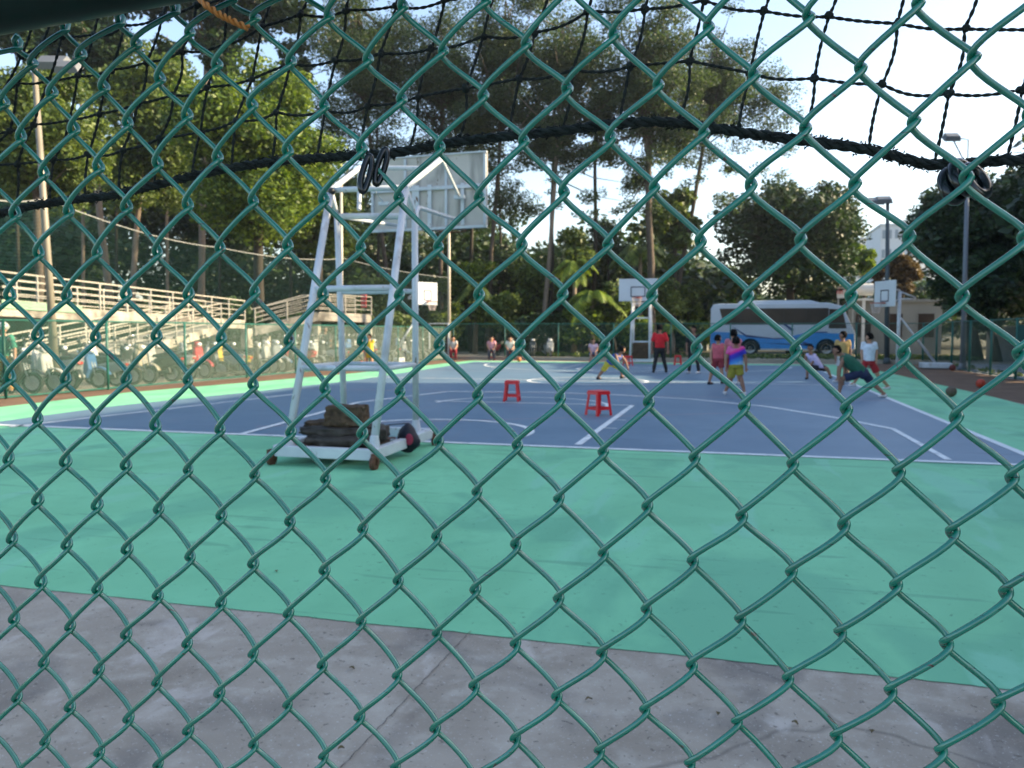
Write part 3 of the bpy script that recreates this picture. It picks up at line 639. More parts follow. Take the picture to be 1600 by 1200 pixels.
# ------------------------------------------------------------ balls
def ball(px, py_bot, d, label, col, z=0.012):
    p = G(px, py_bot); m_ = mat('ball_' + label.split()[0], col, .55, .15, 40, bump=.3)
    root = thing('basketball', label, 'ball', (p.x, p.y, z), 0, 'basketballs lying about'); b = MB(); b.ball((0, 0, d / 2), d / 2, 24, 16); b.build('shell', m_, root, smooth=True)
    b = MB()
    for ax in range(3):
        pts = []
        for i in range(24):
            a = 2 * math.pi * i / 24; q = [0, 0, 0]; q[ax] = math.cos(a) * d / 2; q[(ax + 1) % 3] = math.sin(a) * d / 2; q[2] += d / 2
            pts.append(Vector(q))
        b.tube(pts, .0028, 5, closed=True)
    b.build('seams', M_rubber, root)
ball(1486, 621, .24, 'dull grey brown ball on the green floor at the right', (0.10, 0.07, 0.045), .016)
ball(1532, 607, .24, 'orange red ball on the earth verge at the right', (0.42, 0.045, 0.02), .018)
ball(1488, 580, .24, 'dark maroon ball on the earth at the foot of the lamp pole', (0.12, 0.02, 0.02), .018)
ball(811, 566, .24, 'small orange ball far off on the blue court', (0.5, 0.14, 0.05), .02)

# ------------------------------------------------------------ far hoop stands
def board(root, c, ux, w_, h_, front, sq=True, th=.04, m_=None):
    """board centred at c, ux = unit vector along its width, front = unit normal of its playing face"""
    ux = Vector(ux); front = Vector(front); up = Vector((0, 0, 1)); m = MB()
    vs = [c + ux * i * w_ / 2 + up * j * h_ / 2 + front * k * th / 2 for k in (-1, 1) for i, j in ((-1, -1), (1, -1), (1, 1), (-1, 1))]
    m.add(vs, [(0, 3, 2, 1), (4, 5, 6, 7), (0, 1, 5, 4), (1, 2, 6, 5), (2, 3, 7, 6), (3, 0, 4, 7)]); bo = m.build('backboard', m_ or mat('white_board', (.55, .58, .62), .4, .06, 2), root); bevel(bo, .01)
    q = MB(); F = c + front * (th / 2 + .006)
    def r4(x, y, w2, h2, t):
        for s_ in (-1, 1):
            q.beam(F + ux * (x - w2 / 2) + up * (y + s_ * h2 / 2), F + ux * (x + w2 / 2) + up * (y + s_ * h2 / 2), .006, t)
            q.beam(F + ux * (x + s_ * w2 / 2) + up * (y - h2 / 2 - t / 2), F + ux * (x + s_ * w2 / 2) + up * (y + h2 / 2 + t / 2), t, .006, up=front)
    r4(0, -.08 * h_, w_ * .36, h_ * .42, .045); q.build('target_square', mat('mark_dark', (.03, .03, .05), .5), bo)
    rmc = c + front * (.15 + .225 + th / 2) - up * (h_ * .36); rr = MB()
    rr.tube([rmc + ux * math.cos(a) * .225 + front * math.sin(a) * .225 for a in np.linspace(0, 2 * math.pi, 25)[:-1]], .012, 6, closed=True)
    rr.beam(rmc - front * .38, rmc - front * .22, .16, .05); ri = rr.build('rim', mat('rim_red', (.4, .05, .02), .5), bo)
    nn = MB()
    for i in range(12):
        for d in (-1, 1):
            a0 = 2 * math.pi * i / 12; pts = []
            for s_ in range(5):
                t = s_ / 4; a = a0 + d * t * .8; r = .225 - .10 * t; pts.append(rmc + ux * math.cos(a) * r + front * math.sin(a) * r - up * .42 * t)
            nn.tube(pts, .005, 4)
    nn.build('net', mat('net_white', (.5, .42, .40), .8), bo); return bo
c0 = G(1003, 563); HY = 39.5; hb = at(997, 453, HY - 1.1)
fh = thing('hoop_stand', 'distant white basketball stand with white board and dark pile in its base', 'hoop', (hb.x, HY, 0), 0, 'basketball stands')
RF = lambda p: Vector(p) - Vector((hb.x, HY, 0))
board(fh, RF(hb), (1, 0, 0), 1.8, 1.05, (0, -1, 0))
m = MB()
xl, xr_ = at(987, 520, HY).x, at(1017, 520, HY).x; zt = at(1000, 474, HY).z
for x in (xl, xr_):
    for dy in (-.45, .55):
        l_ = MB(); l_.tube([RF((x, HY + dy * 1.3, .15)), RF((x + (.05 if x < hb.x else -.05), HY + dy * .6, zt))], .05, 10); l_.build('leg', M_white, fh, smooth=True)
for z in (zt, 2.2, 1.05): m.beam(RF((xl, HY - .4, z)), RF((xr_, HY - .4, z)), .06); m.beam(RF((xl, HY + .5, z)), RF((xr_, HY + .5, z)), .06)
for x in (xl, xr_): m.beam(RF((x, HY - .4, zt)), RF((x, HY - 1.08, hb.z)), .05); m.beam(RF((x, HY + .5, zt)), RF((x, HY - 1.08, hb.z + .3)), .05)
m.build('cross_frame', M_white, fh); m = MB()
for x in (xl - .1, xr_ + .1): m.beam(RF((x, HY - .8, .16)), RF((x, HY + 1.2, .16)), .1, .12)
for y in (-.8, 1.2): m.beam(RF((xl - .15, HY + y, .16)), RF((xr_ + .15, HY + y, .16)), .1, .12)
m.build('base_frame', M_white, fh)
slab('concrete_block', 'dark heap of blocks in the base of the distant hoop stand', ((xl + xr_) / 2, HY + .2, .22), (.85, .9, .75), .1, M_wb, group=None)

def side_hoop(label, foot, boardc, front, ux, w_, base_c, brace_top):
    root = thing('hoop_stand', label, 'hoop', foot, 0, 'basketball stands'); Q = lambda p: Vector(p) - Vector(foot)
    board(root, Q(boardc), ux, w_, 1.05, front)
    bz = boardc[2]; pole_top = Vector((foot[0], foot[1], bz + .1))
    m = MB(); m.tube([Q(foot) + Vector((0, 0, .0)), Q(pole_top)], .07, 14); m.build('pole', M_white, root, smooth=True)
    m = MB(); back = Vector(boardc) - Vector(front) * .05
    for dz in (.25, -.2): m.tube([Q(pole_top + Vector((0, 0, dz - .2))), Q(back + Vector((0, 0, dz)))], .035, 8)
    m.tube([Q(pole_top), Q(pole_top - Vector(front) * .75 + Vector((0, 0, -.25)))], .035, 8)
    m.tube([Q(pole_top - Vector((0, 0, .3))), Q(pole_top - Vector(front) * .75 + Vector((0, 0, -.3)))], .03, 8)
    m.build('board_arms', M_white, root, smooth=True)
    m = MB(); bc = Vector(base_c)
    for d in (-.18, .18): m.tube([Q(Vector(foot) + Vector((0, 0, brace_top))), Q(bc + Vector((0, d, .25)))], .03, 8)
    m.build('brace', M_white, root, smooth=True)
    m = MB(); m.box(Q(bc + Vector((0, 0, .16))), (1.1, .8, .22)); o = m.build('base_box', M_white, root); bevel(o, .03)
    return root
pf = G(1402, 577); b_c = at(1383, 459, pf.y - .3); 
side_hoop('white side hoop stand at the right with its board turned to the left', (pf.x, pf.y, 0), (b_c.x, b_c.y, b_c.z), (-.90, -.43, 0), (.43, -.90, 0), 1.35, (G(1440, 573).x, pf.y + 0.6, 0), 2.2)
pf = G(652, 568); b_c = at(666, 459, pf.y)
side_hoop('cream side hoop stand at the left beyond the near stand, board turned right', (pf.x, pf.y, 0), (b_c.x + .1, b_c.y - .1, b_c.z), (.82, -.57, 0), (.57, .82, 0), 1.1, (G(624, 566).x, pf.y + .3, 0), 2.2)
M_leaf_dry = mat('dry_leaf', (.06, .045, .015), .8, .3, 60, col2=(.14, .10, .04))
# ------------------------------------------------------------ far fences of real wire
def far_fence(name, label, pts, h, sp, post_gap, m_wire, m_post, step=.11, wr=.0035, cat='fence', base=.05, rail=True, postr=.03):
    root = thing(name, label, cat, (pts[0][0], pts[0][1], 0)); O = Vector((pts[0][0], pts[0][1], 0)); b = MB(); rl = MB()
    for a, c in zip(pts, pts[1:]):
        a = Vector((a[0], a[1], 0)); c = Vector((c[0], c[1], 0)); L_ = (c - a).length; d = (c - a) / L_; n = int((L_ + h) / step)
        for i in range(n):
            x = -h + i * step
            for s_ in (1, -1):
                # diagonal strands clipped to the panel
                x0, x1, z0, z1 = (x, x + h, base, h) if s_ > 0 else (x + h, x, base, h)
                lo, hi = 0.0, 1.0
                dx = x1 - x0
                for bound in (0, L_):
                    t = (bound - x0) / dx
                    if (dx > 0) == (bound == 0): lo = max(lo, t)
                    else: hi = min(hi, t)
                if hi - lo < .02: continue
                p = a + d * (x0 + dx * lo) + Vector((0, 0, z0 + (z1 - z0) * lo)); q = a + d * (x0 + dx * hi) + Vector((0, 0, z0 + (z1 - z0) * hi))
                b.tube([p - O, q - O], wr, 3, cap=False)
        if rail:
            for z in (h, base): rl.tube([a - O + Vector((0, 0, z)), c - O + Vector((0, 0, z))], .02, 6)
        k = max(1, round(L_ / post_gap))
        for i in range(k + 1):
            p = a + d * (L_ * i / k) - O; pm = MB(); pm.tube([p, p + Vector((0, 0, h + .03))], postr, 8); pm.build('fence_post', m_post, root, smooth=True)
    b.build('wire_mesh', m_wire, root); 
    if rail: rl.build('rails', m_post, root)
    return root
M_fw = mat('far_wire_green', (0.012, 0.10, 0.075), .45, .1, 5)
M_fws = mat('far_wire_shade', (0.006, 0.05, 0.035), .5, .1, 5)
fa, fb, fc = (-16.9, 9.5), (-15.35, 14.2), (-14.7, 40.8)
far_fence('chain_link_fence', 'long green chain link fence between the court and the parked scooters', [fa, fb, fc], 1.75, 0, 2.9, M_fw, M_postgreen, step=.085, wr=.0042, postr=.032)
yF = 42.3
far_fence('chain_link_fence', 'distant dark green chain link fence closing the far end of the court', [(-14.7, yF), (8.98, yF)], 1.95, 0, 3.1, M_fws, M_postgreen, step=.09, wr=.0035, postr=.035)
rp0, rp1 = G(1372, 566), G(1545, 589); 
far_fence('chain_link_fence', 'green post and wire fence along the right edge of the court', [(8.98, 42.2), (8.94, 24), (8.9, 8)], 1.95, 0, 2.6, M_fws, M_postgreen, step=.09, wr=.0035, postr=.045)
# dark green panel on the right fence
pp0, pp1 = at(1464, 540, 28), at(1492, 540, 26); m = MB(); xx = 9.0
m.add([(xx - .05, 29.2, .45), (xx - .05, 26.6, .45), (xx - .05, 26.0, 1.75), (xx - .05, 29.2, 1.75), (xx - .02, 29.2, .45), (xx - .02, 26.6, .45), (xx - .02, 26.0, 1.75), (xx - .02, 29.2, 1.75)], [(0, 1, 2, 3), (7, 6, 5, 4), (0, 4, 5, 1), (1, 5, 6, 2), (2, 6, 7, 3), (3, 7, 4, 0)])
tag(m.build('shade_cloth', mat('cloth_green', (.008, .06, .055), .8, .2, 8)), 'dark green cloth panel tied to the right hand fence', 'cloth')
# ------------------------------------------------------------ ball stop net film on tall posts at the left
def tall_net(name, label, tops, bot, step=.14):
    root = thing(name, label, 'net', (tops[0].x, tops[0].y, 0)); O = Vector((tops[0].x, tops[0].y, 0)); b = MB(); cb = MB()
    for a, c in zip(tops, tops[1:]):
        hd = Vector((c.x - a.x, c.y - a.y, 0)); L_ = hd.length; n = int(L_ / step); sag = .02 * L_
        f = lambda t: a.lerp(c, t) - Vector((0, 0, sag * 4 * t * (1 - t)))
        for i in range(n + 1):
            p = f(i / n); b.tube([Vector((p.x, p.y, bot)) - O, p - O], .0022, 3, cap=False)
        nz = int((max(a.z, c.z) - bot) / step)
        for j in range(nz + 1):
            t2 = j / max(1, nz); b.tube([Vector((f(t).x, f(t).y, bot + (f(t).z - bot) * t2)) - O for t in (0, .25, .5, .75, 1)], .0022, 3, cap=False)
        cb.tube([f(t) - O for t in np.linspace(0, 1, 9)], .014, 5)
    b.build('netting', M_fws, root); cb.build('cable', M_galv, root)
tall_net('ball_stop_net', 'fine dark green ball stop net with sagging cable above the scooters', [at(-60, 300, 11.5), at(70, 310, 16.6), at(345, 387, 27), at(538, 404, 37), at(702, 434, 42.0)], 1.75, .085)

# ------------------------------------------------------------ lamp poles and posts
def lamp(label, foot, top, m_, r0=.09, r1=.06, heads=(), arm=None, cat='lamp post', name='flood_light'):
    foot = Vector(foot); top = Vector(top); root = thing(name, label, cat, foot); b = MB(); b.tube([Vector((0, 0, 0)), top - foot], [r0, r1], 14)
    b.tube([Vector((0, 0, 0)), Vector((0, 0, .3))], [r0 * 1.6, r0 * 1.2], 14); b.build('pole', m_, root, smooth=True)
    for (c, size, rz, tx) in heads:
        h = MB(); h.box((0, 0, 0), size, top=.8); o = h.build('lamp_head', mat('lamp_grey', (.12, .13, .14), .4, .1, 3), root); o.location = Vector(c) - foot; o.rotation_euler = (tx, 0, rz)
        h2 = MB(); h2.box((0, 0, -size[2] / 2 - .006), (size[0] * .85, size[1] * .85, .01)); h2.build('lamp_glass', mat('lamp_glass', (.6, .62, .6), .2, .02, 3), o)
        a = MB(); a.tube([top - foot, Vector(c) - foot], .03, 8); a.build('arm', m_, root)
    return root
LPY = 16.4; t_ = at(53, 95, LPY); f_ = at(89, 608, LPY); f_.z = 0
lamp('tall cream lamp pole rising at the far left by the scooters', f_, t_, mat('cream_pole', (.20, .18, .145), .5, .15, 2), .10, .06, [(at(82, 97, LPY - .3), (.75, .45, .16), .3, rad(40)), (at(106, 104, LPY - .5), (.6, .4, .14), .3, rad(40))])
for (px, yt, yb, Y, lab) in ((534, 283, 560, 37.2, 'slim pale pole seen through the legs of the near hoop stand'), (702, 282, 552, 42.0, 'slim pale pole right of the near backboard holding the net')):
    f_ = at(px, yb, Y); f_.z = 0; lamp(lab, f_, at(px - 1, yt, Y), mat('cream_pole2', (.45, .40, .33), .5, .1, 2), .09, .07, cat='pole', name='net_post')
f_ = G(1504, 579); LY = f_.y; lamp('grey flood light pole at the right fence, lamps hanging left of its top', (f_.x, f_.y, 0), at(1512, 262, LY), mat('grey_pole', (.13, .15, .18), .5, .1, 2), .11, .07, [(at(1487, 214, LY), (.62, .4, .2), 0.2, rad(35))])
m = MB(); m.tube([at(1512, 262, LY), at(1513, 218, LY), at(1498, 216, LY)], .03, 8); tag(m.build('lamp_bracket', M_galv), 'thin bracket at the top of the right flood light pole', 'bracket')
f_ = G(1386, 562); LY = min(f_.y, 41.9); f_ = at(1386, 560, LY); f_.z = 0
lamp('slim dark flood light pole with two lamps beyond the right side hoop', f_, at(1387, 312, LY), mat('dark_pole', (.05, .07, .08), .5, .1, 2), .12, .08, [(at(1368, 314, LY), (.75, .5, .2), 0.1, rad(30)), (at(1381, 312, LY), (.75, .5, .2), 0.1, rad(30))])

# ------------------------------------------------------------ ramp and elevated walkway at the left
def rail_run(root, path, hgt=.95, nrail=4, gap=1.5, m_=M_rail, side=0.0):
    b = MB()
    for a, c in zip(path, path[1:]):
        for k in range(nrail):
            z = hgt * (k + 1) / nrail; b.beam(a + Vector((0, 0, z)), c + Vector((0, 0, z)), .03 if k < nrail - 1 else .05, .035 if k < nrail - 1 else .05)
        n = max(1, int((c - a).length / gap))
        for i in range(n + 1):
            p = a.lerp(c, i / n); b.beam(p + Vector((0, 0, -.06)), p + Vector((0, 0, hgt)), .05, .05)
    b.build('railing', m_, root)
def walkway(name, label, path, width, th, pillars, m_=M_cream, both=True):
    """path: outer (court side) deck edge points at deck level; width extends away from the court"""
    root = thing(name, label, 'walkway', (path[0].x, path[0].y, 0)); O = Vector((path[0].x, path[0].y, 0)); b = MB(); P_ = [p - O for p in path]
    for a, c in zip(P_, P_[1:]):
        d = Vector((c.x - a.x, c.y - a.y, 0)).normalized(); n = Vector((-d.y, d.x, 0))
        if n.x > 0: n = -n
        a2, c2 = a + n * width, c + n * width; dz = Vector((0, 0, th))
        vs = [a, c, c2, a2, a - dz, c - dz, c2 - dz, a2 - dz]
        b.add(vs, [(0, 1, 2, 3), (7, 6, 5, 4), (0, 4, 5, 1), (1, 5, 6, 2), (2, 6, 7, 3), (3, 7, 4, 0)])
    b.build('deck', m_, root)
    rail_run(root, [p + Vector((0, 0, .0)) for p in P_])
    off_ = []
    for i, p in enumerate(P_):
        a, c = (P_[i], P_[i + 1]) if i + 1 < len(P_) else (P_[i - 1], P_[i]); d = Vector((c.x - a.x, c.y - a.y, 0)).normalized(); n = Vector((-d.y, d.x, 0)); n = -n if n.x > 0 else n
        off_.append(p + n * (width - .1))
    if both: rail_run(root, off_)
    for (x, y, zt, wd) in pillars:
        q = MB(); q.box((x - O.x, y - O.y, (zt - .02) / 2), (wd, wd, zt - .02)); q.build('pillar', m_, root)
    return root
def deckpt(px, py_railtop, Y, h=.95):
    p = at(px, py_railtop, Y); p.z -= h; return p
d0, d0a, d1 = deckpt(-150, 405, 17.5), deckpt(0, 424, 20), deckpt(382, 470, 35)
r0, r1 = deckpt(40, 537, 17.5), deckpt(345, 474, 31.5)
pil = at(137, 520, 23.5); 
walkway('elevated_walkway', 'elevated concrete walkway with white railing crossing the left background', [d0, d0a, d1], 2.2, .42, [(pil.x, 23.6, deckpt(137, 440, 23.6).z - .4, .35), (d0.x, 18.2, d0.z - .4, .35), (at(385, 500, 34.6).x, 34.6, d1.z - .4, .4)])
walkway('pedestrian_ramp', 'long concrete ramp with white railing sloping down behind the scooters', [r1, r0], 1.9, .35, [(at(300, 520, 29).x - .3, 29, 1.3, .3)])
e0, e1, e2 = deckpt(398, 482, 36.5), deckpt(497, 459, 38.5), deckpt(580, 464, 41.0)
walkway('elevated_walkway', 'higher cream walkway span rising behind the near hoop stand legs', [e0, e1, e2], 2.0, .45, [(at(495, 500, 38.9).x, 38.9, e1.z - .45, .3), (at(414, 500, 37).x, 37.1, e0.z - .45, .3), (at(578, 500, 41).x, 40.8, e2.z - .45, .3)], both=True)
rw = thing('shade_backing', 'dark backing added as painted shade beneath the upper walkway', 'wall', (d0a.x - 2.3, d0a.y, 0)); m = MB(); Ow = Vector((d0a.x - 2.3, d0a.y, 0)); q0 = Vector((d0.x - 2.0, d0.y + .3, 0)); q1 = Vector((d1.x - 1.6, d1.y + .4, 0)); m.add([q0 - Ow, q1 - Ow, q1 - Ow + Vector((0, 0, d1.z - .5)), q0 - Ow + Vector((0, 0, d0.z - .5)), q0 - Ow + Vector((-.3, 0, 0)), q1 - Ow + Vector((-.3, 0, 0)), q1 - Ow + Vector((-.3, 0, d1.z - .5)), q0 - Ow + Vector((-.3, 0, d0.z - .5))], [(0, 1, 2, 3), (7, 6, 5, 4), (0, 4, 5, 1), (1, 5, 6, 2), (2, 6, 7, 3), (3, 7, 4, 0)]); m.build('wall', mat('painted_shade', (.025, .028, .022), .9, .3, 1.5, bump=.2), rw)  # near-black sheet added to paint the darkness under the deck
# green fascia of the upper walkway
m = MB(); a, c = d0a + Vector((.03, -.02, -.05)), at(133, 466, 23.4) ; c.z = d0a.lerp(d1, .23).z - .05; c = d0a.lerp(d1, .235) + Vector((.03, -.02, -.05))
m.beam(a, c, .03, .26); tag(m.build('green_fascia', mat('pale_green_paint', (.22, .36, .25), .6, .15, 2)), 'pale green painted beam on the edge of the upper walkway', 'beam')
m = MB(); q = at(566, 485, 40.9); m.box((q.x + .1, q.y + .0, q.z + .65), (.3, .1, 1.0)); tag(bevel(m.build('red_banner', mat('red_sign', (.5, .06, .06), .6)), .01), 'small upright red sign on the far walkway railing', 'sign')

# ------------------------------------------------------------ scooters
M_ptyre = M_rubber
PAINT = {n: mat('scooter_' + n, c, .3, .06, 3, spec=.5, coat=.4) for n, c in dict(white=(.42, .42, .40), grey=(.18, .20, .22), black=(.012, .012, .014), red=(.35, .02, .03), cream=(.34, .30, .22), blue=(.04, .12, .28), yellow=(.55, .40, .05), silver=(.26, .28, .30)).items()}
def make_scooter():
    root = thing('scooter', 'x', 'scooter', (0, 0, 0), 0, 'scooters parked behind the left fence')
    P = PAINT['white']
    def wheel(x):
        b = MB(); b.lathe([(.17, -.045), (.225, -.055), (.25, -.03), (.255, 0), (.25, .03), (.225, .055), (.17, .045)], (x, 0, .255), 'y', 28); wt = b.build('wheel', M_rubber, root, smooth=True)
        b = MB(); b.lathe([(.0, -.05), (.05, -.05), (.06, -.03), (.17, -.04), (.172, .04), (.06, .03), (.05, .05), (0, .05)], (x, 0, .255), 'y', 20, closed=False)
        for i in range(5):
            a = 2 * math.pi * i / 5; b.beam((x, 0, .255), (x + .165 * math.cos(a), 0, .255 + .165 * math.sin(a)), .03, .06)
        b.build('rim', M_galv, wt)
    wheel(.64); wheel(-.60)
    b = MB(); b.prism([(-.92, .72), (-.80, .50), (-.45, .36), (-.18, .32), (-.10, .45), (-.12, .66), (-.35, .71), (-.75, .76)], .30, .78); b.build('tail_body', P, root, smooth=False)
    b = MB(); b.prism([(.28, .30), (.40, .28), (.50, .52), (.44, .92), (.36, .98), (.32, .80)], .42, .7); b.build('front_shield', P, root)
    b = MB(); b.prism([(-.20, .26), (.38, .26), (.36, .33), (-.20, .35)], .30, .9); b.build('floorboard', M_black, root)
    b = MB(); b.prism([(-.82, .77), (-.70, .84), (-.35, .82), (-.10, .78), (-.04, .70), (-.30, .70), (-.75, .74)], .27, .8); b.build('seat', mat('seat_vinyl', (.02, .02, .022), .5, .2, 10), root)
    b = MB(); pts = [(.64 + .32 * math.cos(rad(a)), 0, .27 + .31 * math.sin(rad(a))) for a in range(20, 151, 13)]
    b.tube(pts, [(.085, .018)] * len(pts), 8); b.build('front_fender', P, root, smooth=True)
    b = MB(); pts = [(-.60 + .32 * math.cos(rad(a)), 0, .27 + .31 * math.sin(rad(a))) for a in range(80, 185, 13)]
    b.tube(pts, [(.08, .015)] * len(pts), 8); b.build('rear_fender', M_black, root, smooth=True)
    for s_ in (-1, 1):
        b = MB(); b.tube([(.60, s_ * .075, .26), (.46, s_ * .06, .72)], .022, 8); b.build('fork_leg', M_galv, root, smooth=True)
        b = MB(); b.tube([(-.60, s_ * .11, .27), (-.52, s_ * .12, .62)], .025, 8); b.build('shock_absorber', M_galv, root, smooth=True)
    b = MB(); b.tube([(.46, 0, .62), (.36, 0, 1.0)], .03, 8); b.build('steering_column', M_galv, root, smooth=True)
    b = MB(); b.prism([(.30, .98), (.46, .96), (.42, 1.10), (.32, 1.12)], .26, .6); b.build('handle_cover', P, root)
    b = MB(); b.tube([(.28, -.36, 1.05), (.36, -.12, 1.06), (.36, .12, 1.06), (.28, .36, 1.05)], .017, 8); b.build('handlebar', M_black, root, smooth=True)
    for s_ in (-1, 1):
        b = MB(); b.tube([(.32, s_ * .25, 1.06), (.30, s_ * .30, 1.25)], .008, 6); b.ball((.30, s_ * .33, 1.29), (.018, .075, .05), 10, 8); mr_ = b.build('mirror', M_black, root, smooth=True)
        b = MB(); b.ball((.284, s_ * .33, 1.29), (.006, .065, .042), 10, 8); b.build('mirror_glass', M_chrome, mr_, smooth=True)
    b = MB(); b.ball((.46, 0, 1.03), (.05, .10, .06), 12, 8); b.build('headlight', mat('headlight_glass', (.7, .72, .74), .12, .02, 3, spec=.8), root, smooth=True)
    b = MB(); b.ball((-.90, 0, .66), (.03, .10, .04), 10, 8); b.build('tail_light', mat('tail_red', (.4, .01, .01), .3), root, smooth=True)
    b = MB(); b.tube([(-.15, -.16, .22), (-.80, -.19, .34)], [.03, .055], 10); b.tube([(-.05, .12, .2), (-.1, .2, .02)], .012, 6); b.build('exhaust', M_galv, root, smooth=True)
    b = MB(); b.box((-.45, 0, .32), (.42, .22, .18)); b.build('engine', M_black, root)
    b = MB(); b.box((.335, 0, .0), (.005, .001, .001)); 
    return root
sc0 = make_scooter(); ORD = ['first', 'second', 'third', 'fourth', 'fifth', 'sixth', 'seventh', 'eighth', 'ninth', 'tenth', 'eleventh', 'twelfth', 'thirteenth', 'fourteenth', 'fifteenth', 'sixteenth', 'seventeenth', 'eighteenth', 'nineteenth', 'twentieth', 'twenty-first', 'twenty-second', 'twenty-third', 'twenty-fourth', 'twenty-fifth', 'twenty-sixth', 'twenty-seventh', 'twenty-eighth', 'twenty-ninth', 'thirtieth'] + ['thirty-' + q for q in ('first', 'second', 'third', 'fourth', 'fifth', 'sixth', 'seventh', 'eighth', 'ninth')] + ['fortieth']
cols = ['grey', 'red', 'black', 'white', 'silver', 'blue', 'grey', 'black', 'cream', 'black', 'white', 'grey', 'red', 'black', 'silver', 'yellow', 'black', 'white', 'grey', 'blue', 'black', 'red', 'silver', 'black', 'white', 'grey', 'black', 'cream', 'blue', 'black', 'silver', 'grey', 'white', 'black', 'blue', 'grey', 'black', 'silver', 'black', 'white']
rr = random.Random(3)
for i, c in enumerate(cols):
    y = 14.0 + i * .68 + rr.uniform(-.1, .1); xf = fb[0] + (fc[0] - fb[0]) * (y - fb[1]) / (fc[1] - fb[1])
    if y < 14.2: xf = -15.4
    loc = (xf - 1.35 + rr.uniform(-.2, .15), y, 0.006); rz = rad(rr.uniform(-16, 22)) + (math.pi if rr.random() < .3 else 0)
    lab = f'{c} scooter, {ORD[i]} from the left in the row behind the chain link fence'
    if i == 0: s_ = sc0; s_.location = loc; s_.rotation_euler = (0, 0, rz); s_['label'] = lab; 
    rc2 = {'scooter_white': PAINT[c]}
    if i == 0:
        for ch in s_.children:
            if ch.data.materials[0].name == 'scooter_white': ch.material_slots[0].link = 'OBJECT'; ch.material_slots[0].material = PAINT[c]
    else:
        s2 = dup(sc0, loc, rz, lab); k_ = rr.uniform(.9, 1.08); s2.scale = (k_, k_ * rr.uniform(.85, 1.05), k_)
        for ch in s2.children:
            if ch.data.materials[0].name == 'scooter_white': ch.material_slots[0].link = 'OBJECT'; ch.material_slots[0].material = PAINT[c]
for i in range(18):
    y = 14.6 + i * 1.35 + rr.uniform(-.2, .2); xf = fb[0] + (fc[0] - fb[0]) * (y - fb[1]) / (fc[1] - fb[1]); c = ['black', 'grey', 'silver', 'black', 'white', 'black'][i % 6]
    s2 = dup(sc0, (xf - 3.35 + rr.uniform(-.2, .2), y, 0.006), rad(rr.uniform(-20, 20)), f'{c} scooter, {ORD[i]} from the left in the rear row behind the chain link fence')
    for ch in s2.children:
        if ch.data.materials[0].name == 'scooter_white': ch.material_slots[0].link = 'OBJECT'; ch.material_slots[0].material = PAINT[c]
for px, c, lab in ((772, 'red', 'red scooter parked beyond the far fence, left of the palms'), (797, 'white', 'white scooter beyond the far fence near the two seated people'), (832, 'black', 'dark scooter parked beyond the far fence, left of the tall palm'), (857, 'silver', 'silver scooter beyond the far fence just left of the yellow green palms')):
    p = at(px, 545, 47.5); s2 = dup(sc0, (p.x, 47.5, 0.006), rad(-80 + rr.uniform(-20, 20)), lab); s2['group'] = 'scooters beyond the far fence'
    for ch in s2.children:
        if ch.data.materials[0].name == 'scooter_white': ch.material_slots[0].link = 'OBJECT'; ch.material_slots[0].material = PAINT[c]
# fallen leaves and litter on the apron
for i, (px, py, lab) in enumerate(((550, 1050, 'dry brown leaf on the concrete below the green edge, left of the slab joint'), (533, 1177, 'dry curled leaf on the concrete close to the bottom edge of the view'), (920, 1099, 'olive brown leaf lying in the middle of the concrete apron'), (1122, 1122, 'darker pair of leaves on the concrete right of the middle'), (1362, 1150, 'rust brown leaf on the concrete towards the right corner'), (1242, 1137, 'thin dark twig leaf on the concrete by a pale stain'), (432, 897, 'pale tan leaf on the green paint near the concrete edge'))):
    p = G(px, py); r_ = random.Random(i); b = MB(); n = 7; L_ = .022 + .008 * r_.random(); vs = []
    for j in range(n):
        t = j / (n - 1); w_ = .008 * math.sin(math.pi * t) + .0006; z_ = .004 + .006 * math.sin(math.pi * t) * r_.uniform(.6, 1.2); vs += [(t * L_ - L_ / 2, -w_, z_ + .004), (t * L_ - L_ / 2, 0, z_), (t * L_ - L_ / 2, w_, z_ + .005)]
    b.add(vs, [(3 * j + k_, 3 * j + 3 + k_, 3 * j + 4 + k_, 3 * j + 1 + k_) for j in range(n - 1) for k_ in (0, 1)]); o = b.build('fallen_leaf', M_leaf_dry)
    o.location = (p.x, p.y, .012); o.rotation_euler = (0, 0, r_.uniform(0, 6)); so_ = o.modifiers.new('s', 'SOLIDIFY'); so_.thickness = .0008; tag(o, lab, 'leaf', 'fallen leaves')
# low dark cart by the left fence
m = MB(); p = G(357, 590); 
ct = thing('low_trolley', 'low black flat trolley lying on the earth before the left fence', 'trolley', (p.x, p.y + .3, 0), rad(70)); m.box((0, 0, .16), (1.7, .6, .08)); m.build('bed', M_black, ct)
for i in (-.7, .7):
    for j in (-.2, .2):
        b = MB(); b.lathe([(.02, -.02), (.06, -.02), (.06, .02), (.02, .02)], (i, j, .072), 'y', 12); b.build('wheel', M_rubber, ct)
